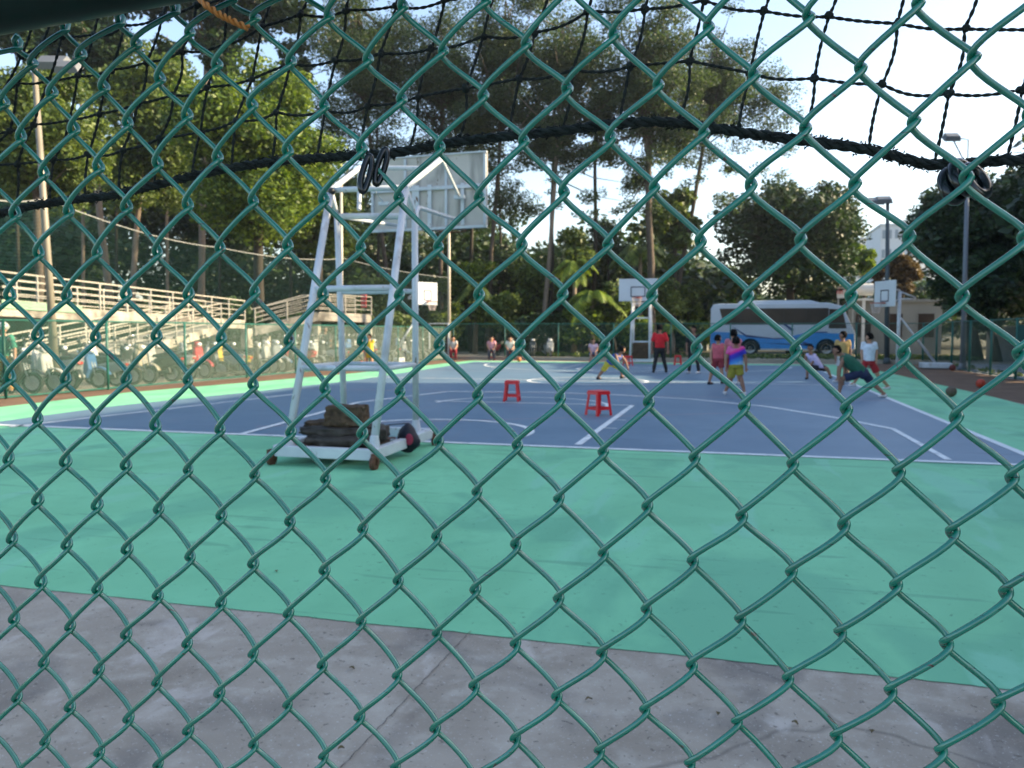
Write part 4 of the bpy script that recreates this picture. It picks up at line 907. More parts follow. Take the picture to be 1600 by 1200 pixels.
# small five-a-side goal and a green frame, far left
gp = at(686, 548, 41.2); g_ = thing('goal_frame', 'white goal frame standing at the far left end of the court', 'goal', (gp.x, 41.2, 0))
m = MB(); gw = at(701, 520, 41.2).x - at(671, 520, 41.2).x; m.tube([(-gw / 2, 0, 0), (-gw / 2, 0, 1.95), (gw / 2, 0, 1.95), (gw / 2, 0, 0)], .05, 8); m.build('posts', M_white, g_)
m = MB()
for i in range(12): m.tube([(-gw / 2 + gw * i / 11, 0, 1.95), (-gw / 2 + gw * i / 11, .7, .02)], .006, 3)
for i in range(12): t = i / 11; m.tube([(-gw / 2, .7 * t, 1.95 * (1 - t)), (gw / 2, .7 * t, 1.95 * (1 - t))], .006, 3)
m.build('net', M_galv, g_)

# ------------------------------------------------------------ coach
BY = 54.0; bl0, br0 = at(1110, 550, BY), at(1331, 550, BY); BL = br0.x - bl0.x
H0 = .006; bh = 3.45
coach = thing('coach', 'white and blue coach bus parked side on beyond the far fence', 'bus', ((bl0.x + br0.x) / 2, BY, H0)); hw = 1.25
M_cw = mat('coach_white', (.46, .52, .60), .3, .05, 1, coat=.4); M_cb = mat('coach_blue', (.02, .24, .62), .3, .1, 1, coat=.4); M_cn = mat('coach_navy', (.01, .04, .16), .3, .1, 1)
M_cg = mat('coach_glass', (.020, .015, .014), .2, .3, .9, spec=.25, col2=(.05, .036, .03))
L2 = BL / 2
prof = [(-L2, .45), (-L2, 3.0), (-L2 + .15, 3.25), (-L2 + .5, 3.3), (L2 - 1.6, 3.33), (L2 - .75, 3.1), (L2 - .25, 2.0), (L2, 1.5), (L2, .5), (L2 - .2, .38), (-L2 + .1, .38)]
def ext(prof, y0, y1): 
    n = len(prof); vs = [(x, y, z) for y in (y0, y1) for x, z in prof]
    return vs, [tuple(range(n)), tuple(range(2 * n - 1, n - 1, -1))] + [(i, i + n, (i + 1) % n + n, (i + 1) % n) for i in range(n)]
m = MB(); m.add(*ext(prof, -hw, hw)); o = fixnormals(m.build('body', M_cw, coach)); bevel(o, .1, 3)
m = MB(); m.add(*ext([(-L2 + 1.6, 3.28), (-L2 + 1.8, 3.5), (L2 - 2.6, 3.5), (L2 - 1.9, 3.3)], -.9, .9)); o = fixnormals(m.build('roof_unit', M_cw, coach)); bevel(o, .05, 2)
m = MB()
yy = -hw - .012
m.add(*ext([(-L2 + .02, .5), (-L2 + .02, 1.55), (-L2 + 1.2, 1.5), (-L2 + 2.6, 1.2), (0, 1.12), (L2 - 2.8, 1.5), (L2 - .1, 1.42), (L2 - .06, .5)], yy, -hw + .02)); fixnormals(m.build('blue_skirt', M_cb, coach))
m = MB(); yy2 = -hw - .02
for pr in ([(-L2 + 1.3, 1.9), (-L2 + 2.2, 1.35), (-.5, 1.15), (2.2, 1.2), (-.3, 1.08), (-L2 + 2.2, 1.2)], [(-1.5, .85), (1.8, .78), (L2 - 3.2, 1.0), (1.5, .68)], [(L2 - 4.2, 2.0), (L2 - 4.0, 2.0), (L2 - 3.5, 1.65), (L2 - 3.7, 1.6)], [(L2 - 2.8, 1.55), (L2 - 1.6, 1.55), (L2 - 1.6, 1.48), (L2 - 2.8, 1.46)]):
    m.add(*ext(pr, yy2, -hw))
fixnormals(m.build('stripe', M_cn, coach))
nwin = 5; wx0, wx1 = -L2 + .55, L2 - 1.55
m = MB(); m.add(*ext([(wx0 + .25, 1.98), (wx1, 1.98), (wx1, 3.0), (wx0, 3.0)], -hw - .006, -hw + .02)); fixnormals(m.build('window_band', M_black, coach))
for i in range(nwin):
    a = wx0 + (wx1 - wx0) * i / nwin; c = wx0 + (wx1 - wx0) * (i + 1) / nwin - .02; m = MB()
    pr = [(a + (.25 if i == 0 else 0), 2.02), (c, 2.02), (c, 2.95), (a, 2.95)]; m.add(*ext(pr, -hw - .015, -hw + .02)); fixnormals(m.build('window', M_cg, coach)); m = MB(); m.add(*ext(pr, hw - .02, hw + .015)); fixnormals(m.build('window', M_cg, coach))
m = MB(); pr = [(wx1 + .02, 1.75), (L2 - .5, 1.75), (L2 - .78, 2.9), (wx1 + .02, 2.95)]; m.add(*ext(pr, -hw - .015, -hw + .02)); fixnormals(m.build('window', M_cg, coach))
m = MB(); m.add([(L2 - .235, -1.1, 2.02), (L2 - .235, 1.1, 2.02), (L2 - .73, 1.1, 3.05), (L2 - .73, -1.1, 3.05), (L2 - .02, -1.1, 1.6), (L2 - .02, 1.1, 1.6)], [(0, 1, 2, 3), (4, 5, 1, 0)]); m.v = [(x + .02, y, z + .01) for x, y, z in m.v]; m.build('windshield', M_cg, coach)
for wx in (at(1172, 545, BY - hw).x - coach.location.x, at(1291, 545, BY - hw).x - coach.location.x):
    for sd_ in (-1, 1):
        b = MB(); y = sd_ * (hw - .08); b.lathe([(.3, -.14), (.47, -.15), (.5, -.1), (.5, .1), (.47, .15), (.3, .14)], (wx, y, .5), 'y', 28); wt = b.build('wheel', M_rubber, coach, smooth=True)
        b = MB(); b.lathe([(0, -.06), (.1, -.1), (.16, -.02), (.28, -.1), (.31, -.12), (.31, .12), (.28, .1), (.16, .02), (.1, .1), (0, .06)], (wx, y, .5), 'y', 24, closed=False); b.build('rim', M_galv, wt, smooth=True)
    b = MB(); pts = [(wx + .62 * math.cos(rad(a)), -hw - .012, .5 + .62 * math.sin(rad(a))) for a in range(-8, 189, 14)]; n = len(pts)
    b.add(pts + [(x, y + .05, z) for x, y, z in pts], [tuple(range(n)), tuple(range(2 * n - 1, n - 1, -1))] + [(i, i + n, (i + 1) % n + n, (i + 1) % n) for i in range(n)]); fixnormals(b.build('wheel_arch', M_black, coach))
m = MB(); m.tube([(L2 - .55, -hw - .02, 3.0), (L2 - .1, -hw - .15, 2.95), (L2 + .12, -hw - .2, 2.5)], .03, 8); m.ball((L2 + .14, -hw - .2, 2.2), (.06, .1, .28), 10, 8); m.build('mirror', M_black, coach, smooth=True)
for sy in (-1, 1): m = MB(); m.ball((L2 - .06, sy * .9, .9), (.1, .18, .12), 10, 8); m.build('headlight', MATS['headlight_glass'], coach, smooth=True)

# ------------------------------------------------------------ buildings and walls beyond
def building(name, label, x0, x1, y0, y1, h, m_, wins=None, wm=None, roof=.3, cat='building', z=0):
    root = thing(name, label, cat, ((x0 + x1) / 2, (y0 + y1) / 2, 0)); b = MB(); b.box((0, 0, h / 2 + z), (x1 - x0, y1 - y0, h)); b.build('wall', m_, root)
    b = MB(); b.box((0, 0, h + roof / 2 + z), (x1 - x0 + .4, y1 - y0 + .4, roof)); b.build('roof', m_, root)
    if wins:
        nx, nz = wins
        for i in range(nx):
            for j in range(nz):
                w_ = (x1 - x0) / nx * .5; hh = h / nz * .45; cx = x0 + (x1 - x0) * (i + .5) / nx - root.location.x; cz = z + h * (j + .55) / nz
                f = MB(); f.box((cx, -(y1 - y0) / 2 - .02, cz), (w_ + .12, .06, hh + .12)); fo = f.build('window', m_, root); f = MB(); f.box((cx, -(y1 - y0) / 2 - .05, cz), (w_, .03, hh)); f.build('pane', wm or M_cg, fo)
    return root
M_wall = mat('plaster_wall', (.20, .205, .20), .85, .1, .5, bump=.05); M_far = mat('far_white', (.62, .64, .66), .8, .06, .2)
p0_, p1_ = at(1325, 500, 62), at(1472, 500, 62)
building('plaster_building', 'low cream plaster building behind the coach front', p0_.x, p1_.x, 62, 70, at(1400, 472, 62).z, M_wall, (3, 1), roof=.18)
p0_, p1_ = at(1020, 500, 66), at(1110, 500, 66)
building('plaster_building', 'pale low house half hidden behind the trees left of the coach', at(1062, 500, 66).x, at(1105, 500, 66).x, 66, 72, at(1085, 450, 66).z, M_wall, (2, 1))
p0_, p1_ = at(1318, 420, 150), at(1445, 420, 150)
building('tower_block', 'tall pale block in the haze between the dark trees', at(1375, 400, 150).x, at(1425, 400, 150).x, 150, 165, at(1400, 352, 150).z, M_far, (5, 6), mat('far_glass', (.25, .3, .35), .3))
building('tower_block', 'wide pale block with flat roof far behind the right trees', p0_.x, p1_.x + 8, 170, 190, at(1400, 372, 170).z, M_far, (8, 4), MATS['far_glass'])
sx0, sx1 = at(1308, 455, 60.5), at(1336, 455, 60.5); sg = thing('shop_sign', 'white sign with red characters above the coach roof', 'sign', ((sx0.x + sx1.x) / 2, 60.5, sx0.z))
m = MB(); sw = sx1.x - sx0.x; m.box((0, 0, 0), (sw, .15, .95)); m.build('sign_board', M_far, sg)
m = MB(); cw = .34; MR = mat('sign_red', (.55, .05, .06), .5)
def strokes(x, z, s, segs):
    for (a, b_, c, d) in segs: m.beam((x + a * s, -.085, z + b_ * s), (x + c * s, -.085, z + d * s), .05 * s * 2, .02, up=(0, 1, 0)) if False else m.beam((x + a * s, -.085, z + b_ * s), (x + c * s, -.085, z + d * s), .02, .05)
strokes(-.42, 0, .52, [(-.4, .3, .4, .3), (0, .5, 0, -.5), (-.4, 0, .4, 0), (-.3, .3, -.4, -.4), (.3, .3, .4, -.4), (-.3, -.25, .3, -.25)])
strokes(.42, 0, .52, [(-.4, .42, .4, .42), (-.3, .15, .3, .15), (0, .42, 0, -.45), (-.45, -.45, .45, -.45), (-.3, -.1, -.3, -.35), (.3, -.1, .3, -.35), (-.1, .15, -.4, -.1)])
m.build('characters', MR, sg)
m = MB(); m.beam((-sw / 2 + .1, 0, -.45), (-sw / 2 + .1, 0, -sx0.z + .0), .1); m.beam((sw / 2 - .1, 0, -.45), (sw / 2 - .1, 0, -sx0.z), .1); m.build('posts', M_galv, sg)
m = MB(); aw0, aw1 = at(1338, 452, 60.8), at(1366, 452, 60.8); m.tube([(aw0.x, 61.3, aw0.z), (aw1.x, 61.3, aw0.z)], .42, 16); m.box(((aw0.x + aw1.x) / 2, 61.3, aw0.z - .7), (aw1.x - aw0.x, .5, .12)); m.beam(((aw0.x + aw1.x) / 2, 61.3, 0), ((aw0.x + aw1.x) / 2, 61.3, aw0.z - .6), .2)
tag(m.build('water_tank', M_far, smooth=False), 'white horizontal tank right of the sign with red characters', 'tank')
# low pale wall along the access road on the right
far_w = thing('boundary_wall', 'low grey wall beyond the right hand fence', 'wall', (14.5, 30, 0)); m = MB(); m.box((0, 0, .9), (.25, 44, 1.8)); m.build('wall', mat('grey_wall', (.2, .21, .21), .85, .15, .8), far_w); m = MB(); m.box((0, 0, 1.84), (.35, 44.1, .08)); m.build('coping', M_galv, far_w)
# bollards/blocks at the foot of the right side fence
for i, (px, py) in enumerate(((1572, 606),)):
    p = G(px, py); bb = thing('white_can', 'white paint can by the right fence post', 'can', (8.6, 17.6, .015)); m = MB(); m.lathe([(0, 0), (.13, 0), (.13, .3), (.12, .31), (0, .31)], n=20, closed=False); m.build('can_body', M_far, bb, smooth=False)
HAZE = 0.0003
# ------------------------------------------------------------ trees
def leafmesh(name, cents, rads_, n, size, m_, parent, seed, flat=.75, droop=.0, origin=Vector((0, 0, 0)), asp=.55):
    """n small leaf faces scattered through the clumps (centres, radii)"""
    r = np.random.default_rng(seed); C = np.array([tuple(c) for c in cents]); Rr = np.array(rads_); wt = Rr ** 2.2; idx = r.choice(len(C), n, p=wt / wt.sum())
    d = r.normal(size=(n, 3)); d /= np.linalg.norm(d, axis=1)[:, None]; q = r.random(n) ** .45
    p = C[idx] + d * (Rr[idx] * q)[:, None] * np.array([1, 1, flat]); p[:, 2] -= droop * q * r.random(n)
    a = r.normal(size=(n, 3)); a[:, 2] *= .6; a /= np.linalg.norm(a, axis=1)[:, None]
    nr = d * .7 + r.normal(size=(n, 3)) * .7 + np.array([0, 0, .5]); b = np.cross(a, nr); b /= np.linalg.norm(b, axis=1)[:, None] + 1e-9
    s = size * r.uniform(.55, 1.35, n)[:, None]
    v = np.empty((n, 4, 3)); v[:, 0] = p - a * s; v[:, 1] = p - b * s * asp; v[:, 2] = p + a * s; v[:, 3] = p + b * s * asp
    v = v.reshape(-1, 3) - np.array(tuple(origin)); me = bpy.data.meshes.new(name); me.vertices.add(4 * n); me.loops.add(4 * n); me.polygons.add(n)
    me.vertices.foreach_set('co', v.ravel()); me.loops.foreach_set('vertex_index', np.arange(4 * n, dtype=np.int32))
    me.polygons.foreach_set('loop_start', np.arange(0, 4 * n, 4, dtype=np.int32)); me.polygons.foreach_set('loop_total', np.full(n, 4, dtype=np.int32))
    me.update(calc_edges=True); me.materials.append(m_); o = bpy.data.objects.new(name, me); COL.objects.link(o); o.parent = parent; return o
LM = dict(
    bright=mat('leaf_bright', (.025, .060, .010), .5, .2, .35, col2=(.15, .215, .030), island=True, trans=.36),
    mid=mat('leaf_mid', (.035, .07, .016), .5, .2, .35, col2=(.14, .19, .045), island=True, trans=.35),
    dark=mat('leaf_dark', (.010, .028, .012), .5, .2, .35, col2=(.04, .075, .022), island=True, trans=.22),
    airy=mat('leaf_airy', (.014, .032, .016), .5, .2, .35, col2=(.065, .10, .045), island=True, trans=.42),
    palm=mat('leaf_palm', (.07, .13, .02), .45, .2, .35, col2=(.26, .34, .05), island=True, trans=.4),
    brown=mat('leaf_brown', (.05, .035, .02), .6, .2, .35, col2=(.13, .09, .05), island=True, trans=.3))
M_bark = mat('bark', (.075, .058, .045), .9, .3, 6, bump=.8); M_barkp = mat('pale_bark', (.17, .13, .10), .85, .25, 5, bump=.6, col2=(.24, .19, .15)); M_barkd = mat('dark_bark', (.03, .025, .02), .9, .3, 6, bump=.6)
def tree(name, label, px, cy, rx, rz, Y, leaf, n, size, seed, tpx=None, nc=40, fill=.55, bark=None, tr=.22, group='trees round the court', cr=.30, lean=0.0, limbs=True, flat=.75, cat='tree', extra=()):
    r = random.Random(seed); c = at(px, cy, Y); sc = zc(c) / FPX; RX, RZ = rx * sc, rz * sc; base = at(tpx or px, 540, Y); base.z = 0
    root = thing(name, label, cat, tuple(base), 0, group); cents, rr_ = [], []
    while len(cents) < nc:
        v = Vector((r.gauss(0, 1), r.gauss(0, 1), r.gauss(0, 1))).normalized(); k_ = r.uniform(fill, 1.0) if r.random() < .8 else r.uniform(.1, fill)
        p = c + Vector((v.x * RX, v.y * RX, v.z * RZ)) * k_ * (1 - cr * .6)
        cents.append(p); rr_.append(r.uniform(.55, 1.25) * cr * (RX + RZ) / 2)
    for (ex, ey, er) in extra: cents.append(at(ex, ey, Y)); rr_.append(er * sc)
    m = MB(); fork = Vector((base.x * .3 + c.x * .7, base.y, max(.5, c.z - RZ * .75))); pts = [Vector((0, 0, -.1))]
    for t in (.25, .5, .75, 1): pts.append((fork - base) * t + Vector((r.uniform(-.12, .12), r.uniform(-.1, .1), 0)) * (4 * t * (1 - t) + .1) + Vector((lean * math.sin(t * 3), 0, 0)))
    top = (c - base) + Vector((0, 0, RZ * .5)); pts.append(pts[-1].lerp(top, .5)); pts.append(top)
    m.tube(pts, [tr * 1.35, tr, tr * .92, tr * .85, tr * .78, tr * .5, tr * .12], 9)
    if limbs:
        for i in range(0, len(cents)):
            if r.random() > (.75 if i < nc else .12): continue
            e = cents[i] - base; t = r.uniform(0, 1); s_ = pts[-3].lerp(pts[-1], t) if e.z > pts[-3].z else pts[-3].lerp(pts[-4], r.random() * .6)
            mid = s_.lerp(e, .5) + Vector((0, 0, -.12 * (e - s_).length + .3)); m.tube([s_, mid, e], [tr * .36, tr * .22, tr * .05], 5)
    m.build('trunk', bark or M_bark, root, smooth=True)
    leafmesh('crown', cents, rr_, n, size, LM[leaf], root, seed, flat=flat, origin=base); return root
def pick(*a): tree(*a)
# bright tree left of the stand and its neighbours
tree('broadleaf_tree', 'bright yellow green leafy tree behind the walkway, left of the near backboard', 405, 240, 135, 170, 40, 'bright', 60000, .135, 11, 400, 90, .5, tr=.32, cr=.27, bark=M_barkd)
tree('broadleaf_tree', 'sunlit green tree at the far left behind the cream lamp pole', 55, 215, 125, 135, 31, 'mid', 48000, .11, 12, 60, 70, .5, tr=.2, cr=.27)
tree('broadleaf_tree', 'dark green tree between the far left tree and the bright yellow green tree', 225, 200, 105, 150, 44, 'mid', 42000, .14, 13, 200, 60, .5, tr=.2, cr=.28, bark=M_barkp)
tree('broadleaf_tree', 'leafy mid green tree low behind the ramp end', 500, 350, 80, 75, 46, 'mid', 12000, .18, 14, 500, 34, .5, tr=.2)
tree('tall_tree', 'tall dark tree crowning the upper left corner', 120, 25, 150, 120, 50, 'dark', 20000, .24, 15, 180, 44, .4, tr=.26, cr=.27, bark=M_barkp)
tree('tall_tree', 'tall dark tree rising above the bright yellow green tree', 330, 0, 150, 120, 54, 'dark', 18000, .24, 16, 312, 44, .4, tr=.26, cr=.26, bark=M_barkp)
# airy tall trees over the middle
A = [('tall feathery tree above the near backboard with sky showing through', 560, 60, 130, 150, 56, 620, 17000, 17), ('tall feathery tree right above the slim pale pole', 690, 110, 120, 160, 58, 690, 17000, 18),
     ('tall feathery tree on the left of the twin bare trunks', 790, 70, 110, 160, 57, 760, 15000, 19), ('tall feathery tree with a straight trunk, one of the twin trunks in the middle', 880, 90, 110, 150, 56, 845, 14000, 20),
     ('tall feathery tree on the thick pale trunk left of the round dark tree', 1010, 110, 120, 150, 54, 1020, 15000, 21), ('tall feathery tree reaching furthest into the bright sky', 1120, 110, 95, 130, 60, 1040, 10000, 22)]
for lab, px, cy, rx, rz, Y, tpx, n, sd_ in A:
    tree('feathery_tree', lab, px, cy + 25, rx * 1.08, rz * 1.15, Y, 'airy', int(n * 4.2), .095, sd_, tpx, 95, .1, M_bark if sd_ != 20 else M_barkp, .26 if sd_ == 21 else .17, cr=.20, flat=.7, extra=[(px + q.uniform(-1.25, 1.25) * rx, *q.choice([(q.uniform(110, 345 if px < 720 else 250), q.uniform(16, 34)), (q.uniform(220, 335), q.uniform(9, 19))])) for q in [random.Random(sd_ * 7)] for _ in range(64 if px < 760 else 46)])
for px, Y, lab in ((860, 57, 'bare dark trunk close to the right of the straight twin trunk'), (735, 60, 'slim dark trunk behind the near backboard'), (925, 58, 'slim dark trunk left of the far hoop, with few leaves')):
    tree('feathery_tree', lab, px + 6, 200, 42, 90, Y, 'airy', 2600, .15, px, px, 16, .2, M_barkd, .16, cr=.28, flat=.5)
for i, (px, Y, h_, lab) in enumerate(((30, 40, 280, 'slim pale trunk leftmost in the grove'), (130, 45, 310, 'slim pale trunk between the lamp pole and the dark green tree'), (182, 46, 300, 'slender pale trunk behind the walkway pillar'), (262, 48, 300, 'slender pale trunk behind the middle of the walkway'), (345, 50, 280, 'slender trunk left of the bright tree, above the ramp'), (455, 52, 320, 'slender dark trunk right of the bright tree'), (590, 56, 380, 'slender trunk between the stand legs'), (780, 60, 350, 'slender trunk left of the tall palm'))):
    tree('slender_tree', lab, px, 60 + 10 * i, 38, 70, Y, 'dark', 2500, .2, 300 + i, px, 12, .3, M_barkp if i in (1, 3) else M_barkd, .11, cr=.35)
# dark round tree and the right hand trees
tree('dark_tree', 'dense dark round tree standing over the coach', 1235, 372, 128, 118, 61, 'dark', 40000, .18, 31, 1238, 85, .35, M_barkd, .35, cr=.28, flat=.9)
tree('dark_tree', 'big dark tree at the right edge behind the grey flood light pole', 1515, 370, 112, 128, 50, 'dark', 38000, .16, 32, 1525, 80, .35, M_barkd, .35, cr=.28)
tree('dark_tree', 'dark tree cut by the right edge of the view', 1640, 340, 110, 120, 54, 'dark', 22000, .22, 33, 1650, 44, .45, M_barkd, .3, cr=.28)
tree('dark_tree', 'low dark green tree on the ground below the big dark right tree', 1545, 450, 85, 66, 47, 'dark', 24000, .16, 34, 1560, 50, .3, M_barkd, .2)
tree('brown_tree', 'reddish brown low tree left of the big dark right tree', 1410, 428, 48, 38, 64, 'brown', 6000, .18, 35, 1410, 22, .4, M_barkd, .16)
tree('broadleaf_tree', 'light green tree in the gap between the two dark trees', 1350, 410, 38, 42, 70, 'bright', 6000, .18, 36, 1350, 22, .4, M_bark, .16)
tree('broadleaf_tree', 'mid green tree beside the thick pale trunk, left of the round dark tree', 1055, 350, 50, 75, 60, 'mid', 9000, .19, 37, 1055, 26, .4, M_bark, .18)
for i, (px, cy, Y) in enumerate(((1700, 330, 40), (1790, 300, 36), (1740, 350, 46))):  # trees added past the right edge to cast shade on the court
    tree('dark_tree', ['dark shade tree added outside the right edge, nearest of three', 'dark shade tree added outside the right edge, middle of three', 'dark shade tree added outside the right edge, farthest of three'][i], px, cy, 120, 140, Y, 'dark', 9000, .3, 60 + i, None, 40, .3, M_barkd, .3, cr=.34)
for i, (px, cy, rx, rz, Y) in enumerate(((20, 505, 70, 40, 26), (110, 500, 60, 42, 28), (200, 505, 60, 40, 31), (290, 500, 60, 38, 34.5), (370, 505, 50, 45, 38), (450, 515, 45, 35, 41))):  # bushes added as a dark backing under the decks
    tree('shrub', ['dark bushy backing added beneath the walkway at the far left', 'dark backing bush added behind the lamp pole beneath the walkway', 'dark backing bush added beneath the middle of the upper walkway', 'dark backing bush added behind the rising ramp', 'dark backing bush added behind the end of the ramp', 'dark backing bush added beneath the higher walkway span'][i], px, cy, rx, rz, Y, 'dark', 6000, .16, 140 + i, px, 26, .2, M_barkd, .07, group='bushes added as dark backing beneath the walkways', cr=.42, cat='shrub')
def shade_tree(label, x, y, cz, rx, rz, seed):  # unseen trees added and sized to shape the sunlit band
    c = Vector((x, y, cz)) - Vector((0, 0, CAM_H)); px = 800 + FPX * c.dot(CR) / c.dot(CF); py = 600 - FPX * c.dot(CU) / c.dot(CF); s_ = c.dot(CF) / FPX
    tree('dark_tree', label, px, py, rx / s_, rz / s_, y, 'dark', 12000, .3, seed, None, 50, .2, M_barkd, .25, cr=.36)
shade_tree('lower round shade tree added outside the right edge, first beyond the long block', 15.2, 31.5, 5.6, 2.6, 3.4, 77)
shade_tree('lower round shade tree added outside the right edge, second beyond the long block', 15.6, 35.0, 6.0, 2.4, 3.6, 78)
for i, w_ in enumerate(('first', 'second', 'third', 'fourth', 'fifth')): shade_tree(f'tall dark tree of the added shade row outside the right edge, {w_} from the near end', 16.6 + .3 * (i % 2), 38.6 + 3.3 * i, 7.4, 2.9, 5.6, 150 + i)
# shrubs and understorey behind the far fence
sh = [(585, 470, 45, 45, 50, 'mid'), (640, 440, 45, 60, 54, 'dark'), (735, 440, 50, 42, 55, 'bright'), (700, 500, 45, 35, 50, 'mid'), (790, 410, 50, 60, 60, 'dark'), (770, 490, 45, 45, 52, 'mid'), (840, 440, 45, 60, 58, 'mid'), (850, 510, 40, 30, 50, 'dark'), (905, 400, 36, 60, 56, 'mid'), (910, 500, 36, 45, 50, 'bright'),
      (950, 380, 40, 55, 60, 'dark'), (960, 480, 34, 50, 51, 'mid'), (1000, 520, 42, 34, 50, 'bright'), (1040, 470, 40, 55, 56, 'mid'), (1075, 470, 38, 45, 60, 'mid'), (1060, 525, 36, 26, 50, 'dark'), (1090, 515, 30, 30, 58, 'bright'), (1150, 440, 45, 38, 66, 'mid'), (1290, 455, 55, 25, 64, 'dark'), (540, 480, 45, 50, 47, 'dark'), (620, 505, 40, 30, 47, 'mid')]
SW = ['dense', 'rounded', 'spreading', 'ragged', 'tufted', 'tall', 'low', 'straggly', 'full', 'loose', 'heavy', 'narrow', 'squat', 'wild', 'soft', 'clumpy', 'thin', 'broad', 'wide', 'shadowed', 'trimmed']
LN = dict(mid='mid green', dark='dark green', bright='yellow green')
for i, (px, cy, rx, rz, Y, lf) in enumerate(sh):
    where = 'left of the near backboard pole' if px < 660 else ('between the slim pale pole and the twin trunks' if px < 880 else ('left of the far hoop' if px < 985 else ('behind the men by the far hoop' if px < 1100 else 'above the coach')))
    tree('shrub', f'{SW[i]} {LN[lf]} shrub {where}', px, cy, rx, rz, Y, lf, 4500, .15, 80 + i, px, 22, .3, M_barkd, .08, group='shrubs beyond the far fence', cr=.4, cat='shrub')
# palms
def palm(label, px, top_y, Y, nf, fl, seed, lf='palm', tr=.14):
    r = random.Random(seed); t = at(px, top_y, Y); base = Vector((t.x, Y, 0)); root = thing('palm_tree', label, 'palm', tuple(base), 0, 'palms beyond the far fence')
    m = MB(); m.tube([(0, 0, 0), (.08, 0, t.z * .5), (0, 0, t.z)], [tr * 1.3, tr, tr * .8], 10); m.build('trunk', M_barkp, root, smooth=True)
    b = MB(); st_ = MB()
    for i in range(nf):
        az = 2 * math.pi * i / nf + r.uniform(-.3, .3); el = r.uniform(-.1, 1.2); L_ = fl * r.uniform(.8, 1.1); dr = Vector((math.cos(az), math.sin(az), 0)); pts = []
        for j in range(11):
            s_ = j / 10; pts.append(Vector((0, 0, t.z)) + dr * (L_ * s_ * math.cos(el) ** .5 * .9) + Vector((0, 0, L_ * (math.sin(el) * s_ - (.75 + .3 * math.sin(el)) * s_ * s_))))
        st_.tube(pts, [.025 * (1 - .08 * j) for j in range(11)], 4)
        sd2 = dr.cross(Vector((0, 0, 1)))
        for j in range(2, 60):
            s_ = j / 60 * 10; k_ = min(int(s_), 9); p = pts[k_].lerp(pts[k_ + 1], s_ - k_); tg = (pts[k_ + 1] - pts[k_]).normalized(); w2 = fl * .28 * math.sin(math.pi * min(.97, j / 60 * .9 + .08)) ** .7
            for s2 in (-1, 1):
                e = p + sd2 * s2 * w2 * .8 + tg * w2 * .45 + Vector((0, 0, -w2 * r.uniform(.25, .6))); q = tg * .035
                b.add([p - q, e, p + q], [(0, 1, 2)])
    b.build('fronds', LM[lf], root); st_.build('frond_stems', LM[lf], root)
palm('drooping grey green palm above and left of the far hoop board', 1000, 392, 56, 18, 2.6, 1, 'mid'); palm('yellow green palm standing left of the far hoop', 897, 412, 52, 16, 2.0, 2)
palm('low bright palm spreading in front of the yellow green palm', 925, 465, 50, 18, 2.4, 3); palm('small palm left of the far hoop, right of the slim pale pole', 742, 450, 53, 16, 2.0, 4, 'mid')
palm('young bright palm behind the man in the red shirt', 1050, 512, 49, 14, 1.2, 5)
# far woods, one mass nobody could count
cs, rs2 = [], []; r = random.Random(99)
for i in range(1150):
    px = r.uniform(-250, 1120); Y = r.uniform(62, 95) if px > 150 else r.uniform(50, 75)
    topy = 290 if px < 560 else ((330 if r.random() < (.45 if px < 780 else .12) else 400) if px < 1080 else 440)
    cs.append(at(px, r.uniform(topy - (60 if px < 500 else 0), 530), Y)); rs2.append(r.uniform(1.6, 3.2))
for i in range(110):
    px = r.uniform(1080, 1750); cs.append(at(px, r.uniform(455, 520), r.uniform(80, 110))); rs2.append(r.uniform(1.6, 3))
lw = leafmesh('far_woods', cs, rs2, 210000, .36, LM['dark'], None, 5); tag(lw, kind='stuff')
# grass fringe along the far verge
gb = np.random.default_rng(4); cs = [Vector((gb.uniform(-13, 13), gb.uniform(47.5, 52), .12)) for _ in range(420)] + [Vector((9.9 + gb.normal() * .25, gb.uniform(9, 41), .05)) for _ in range(90)]
gm = leafmesh('grass', cs, [.35] * 420 + [.16] * 90, 26000, .07, LM['mid'], None, 8, flat=.35); tag(gm, kind='stuff')
hb_ = MB(); nn = 60
for i in range(nn + 1):
    x = -260 + 640 * i / nn; h_ = 10 + 7 * math.sin(i * .31) + 4 * math.sin(i * .83 + 1) + (10 if x < 0 else 0); hb_.v += [(x, 330, -1), (x, 330 + 5, h_), (x, 420, h_ * 1.15), (x, 440, -1)]
for i in range(nn):
    for j in range(3): a = i * 4 + j; hb_.f.append((a, a + 4, a + 5, a + 1))
struct(hb_.build('hills', mat('hill_green', (.05, .08, .05), .9, .3, .05), smooth=True))
# unseen block added off to the right to shade the near court
ab = building('shade_block', 'long plain block added out of view at the right to shade the near court', 17, 30, -4, 29.8, 13.2, M_wall, None)
f = MB()
for j in range(4):
    for i in range(8): f.box((-6.5 - .02, -14 + i * 4, 2 + j * 3), (.08, 1.8, 1.5))
f.build('windows', M_cg, ab)

# thin evening haze: one closed box round everything but the sky
hz = MB(); hz.box((0, 320, 19), (860, 790, 42)); ho = hz.build('haze', None); ho['kind'] = 'stuff'
hm = bpy.data.materials.new('haze'); hm.use_nodes = True; n = hm.node_tree; n.nodes.remove(n.nodes['Principled BSDF'])
pv = n.nodes.new('ShaderNodeVolumePrincipled'); pv.inputs['Color'].default_value = (.84, .92, 1, 1); pv.inputs['Density'].default_value = HAZE; pv.inputs['Anisotropy'].default_value = .45
n.links.new(pv.outputs[0], n.nodes['Material Output'].inputs['Volume']); ho.data.materials.append(hm)
S.cycles.volume_bounces = 0
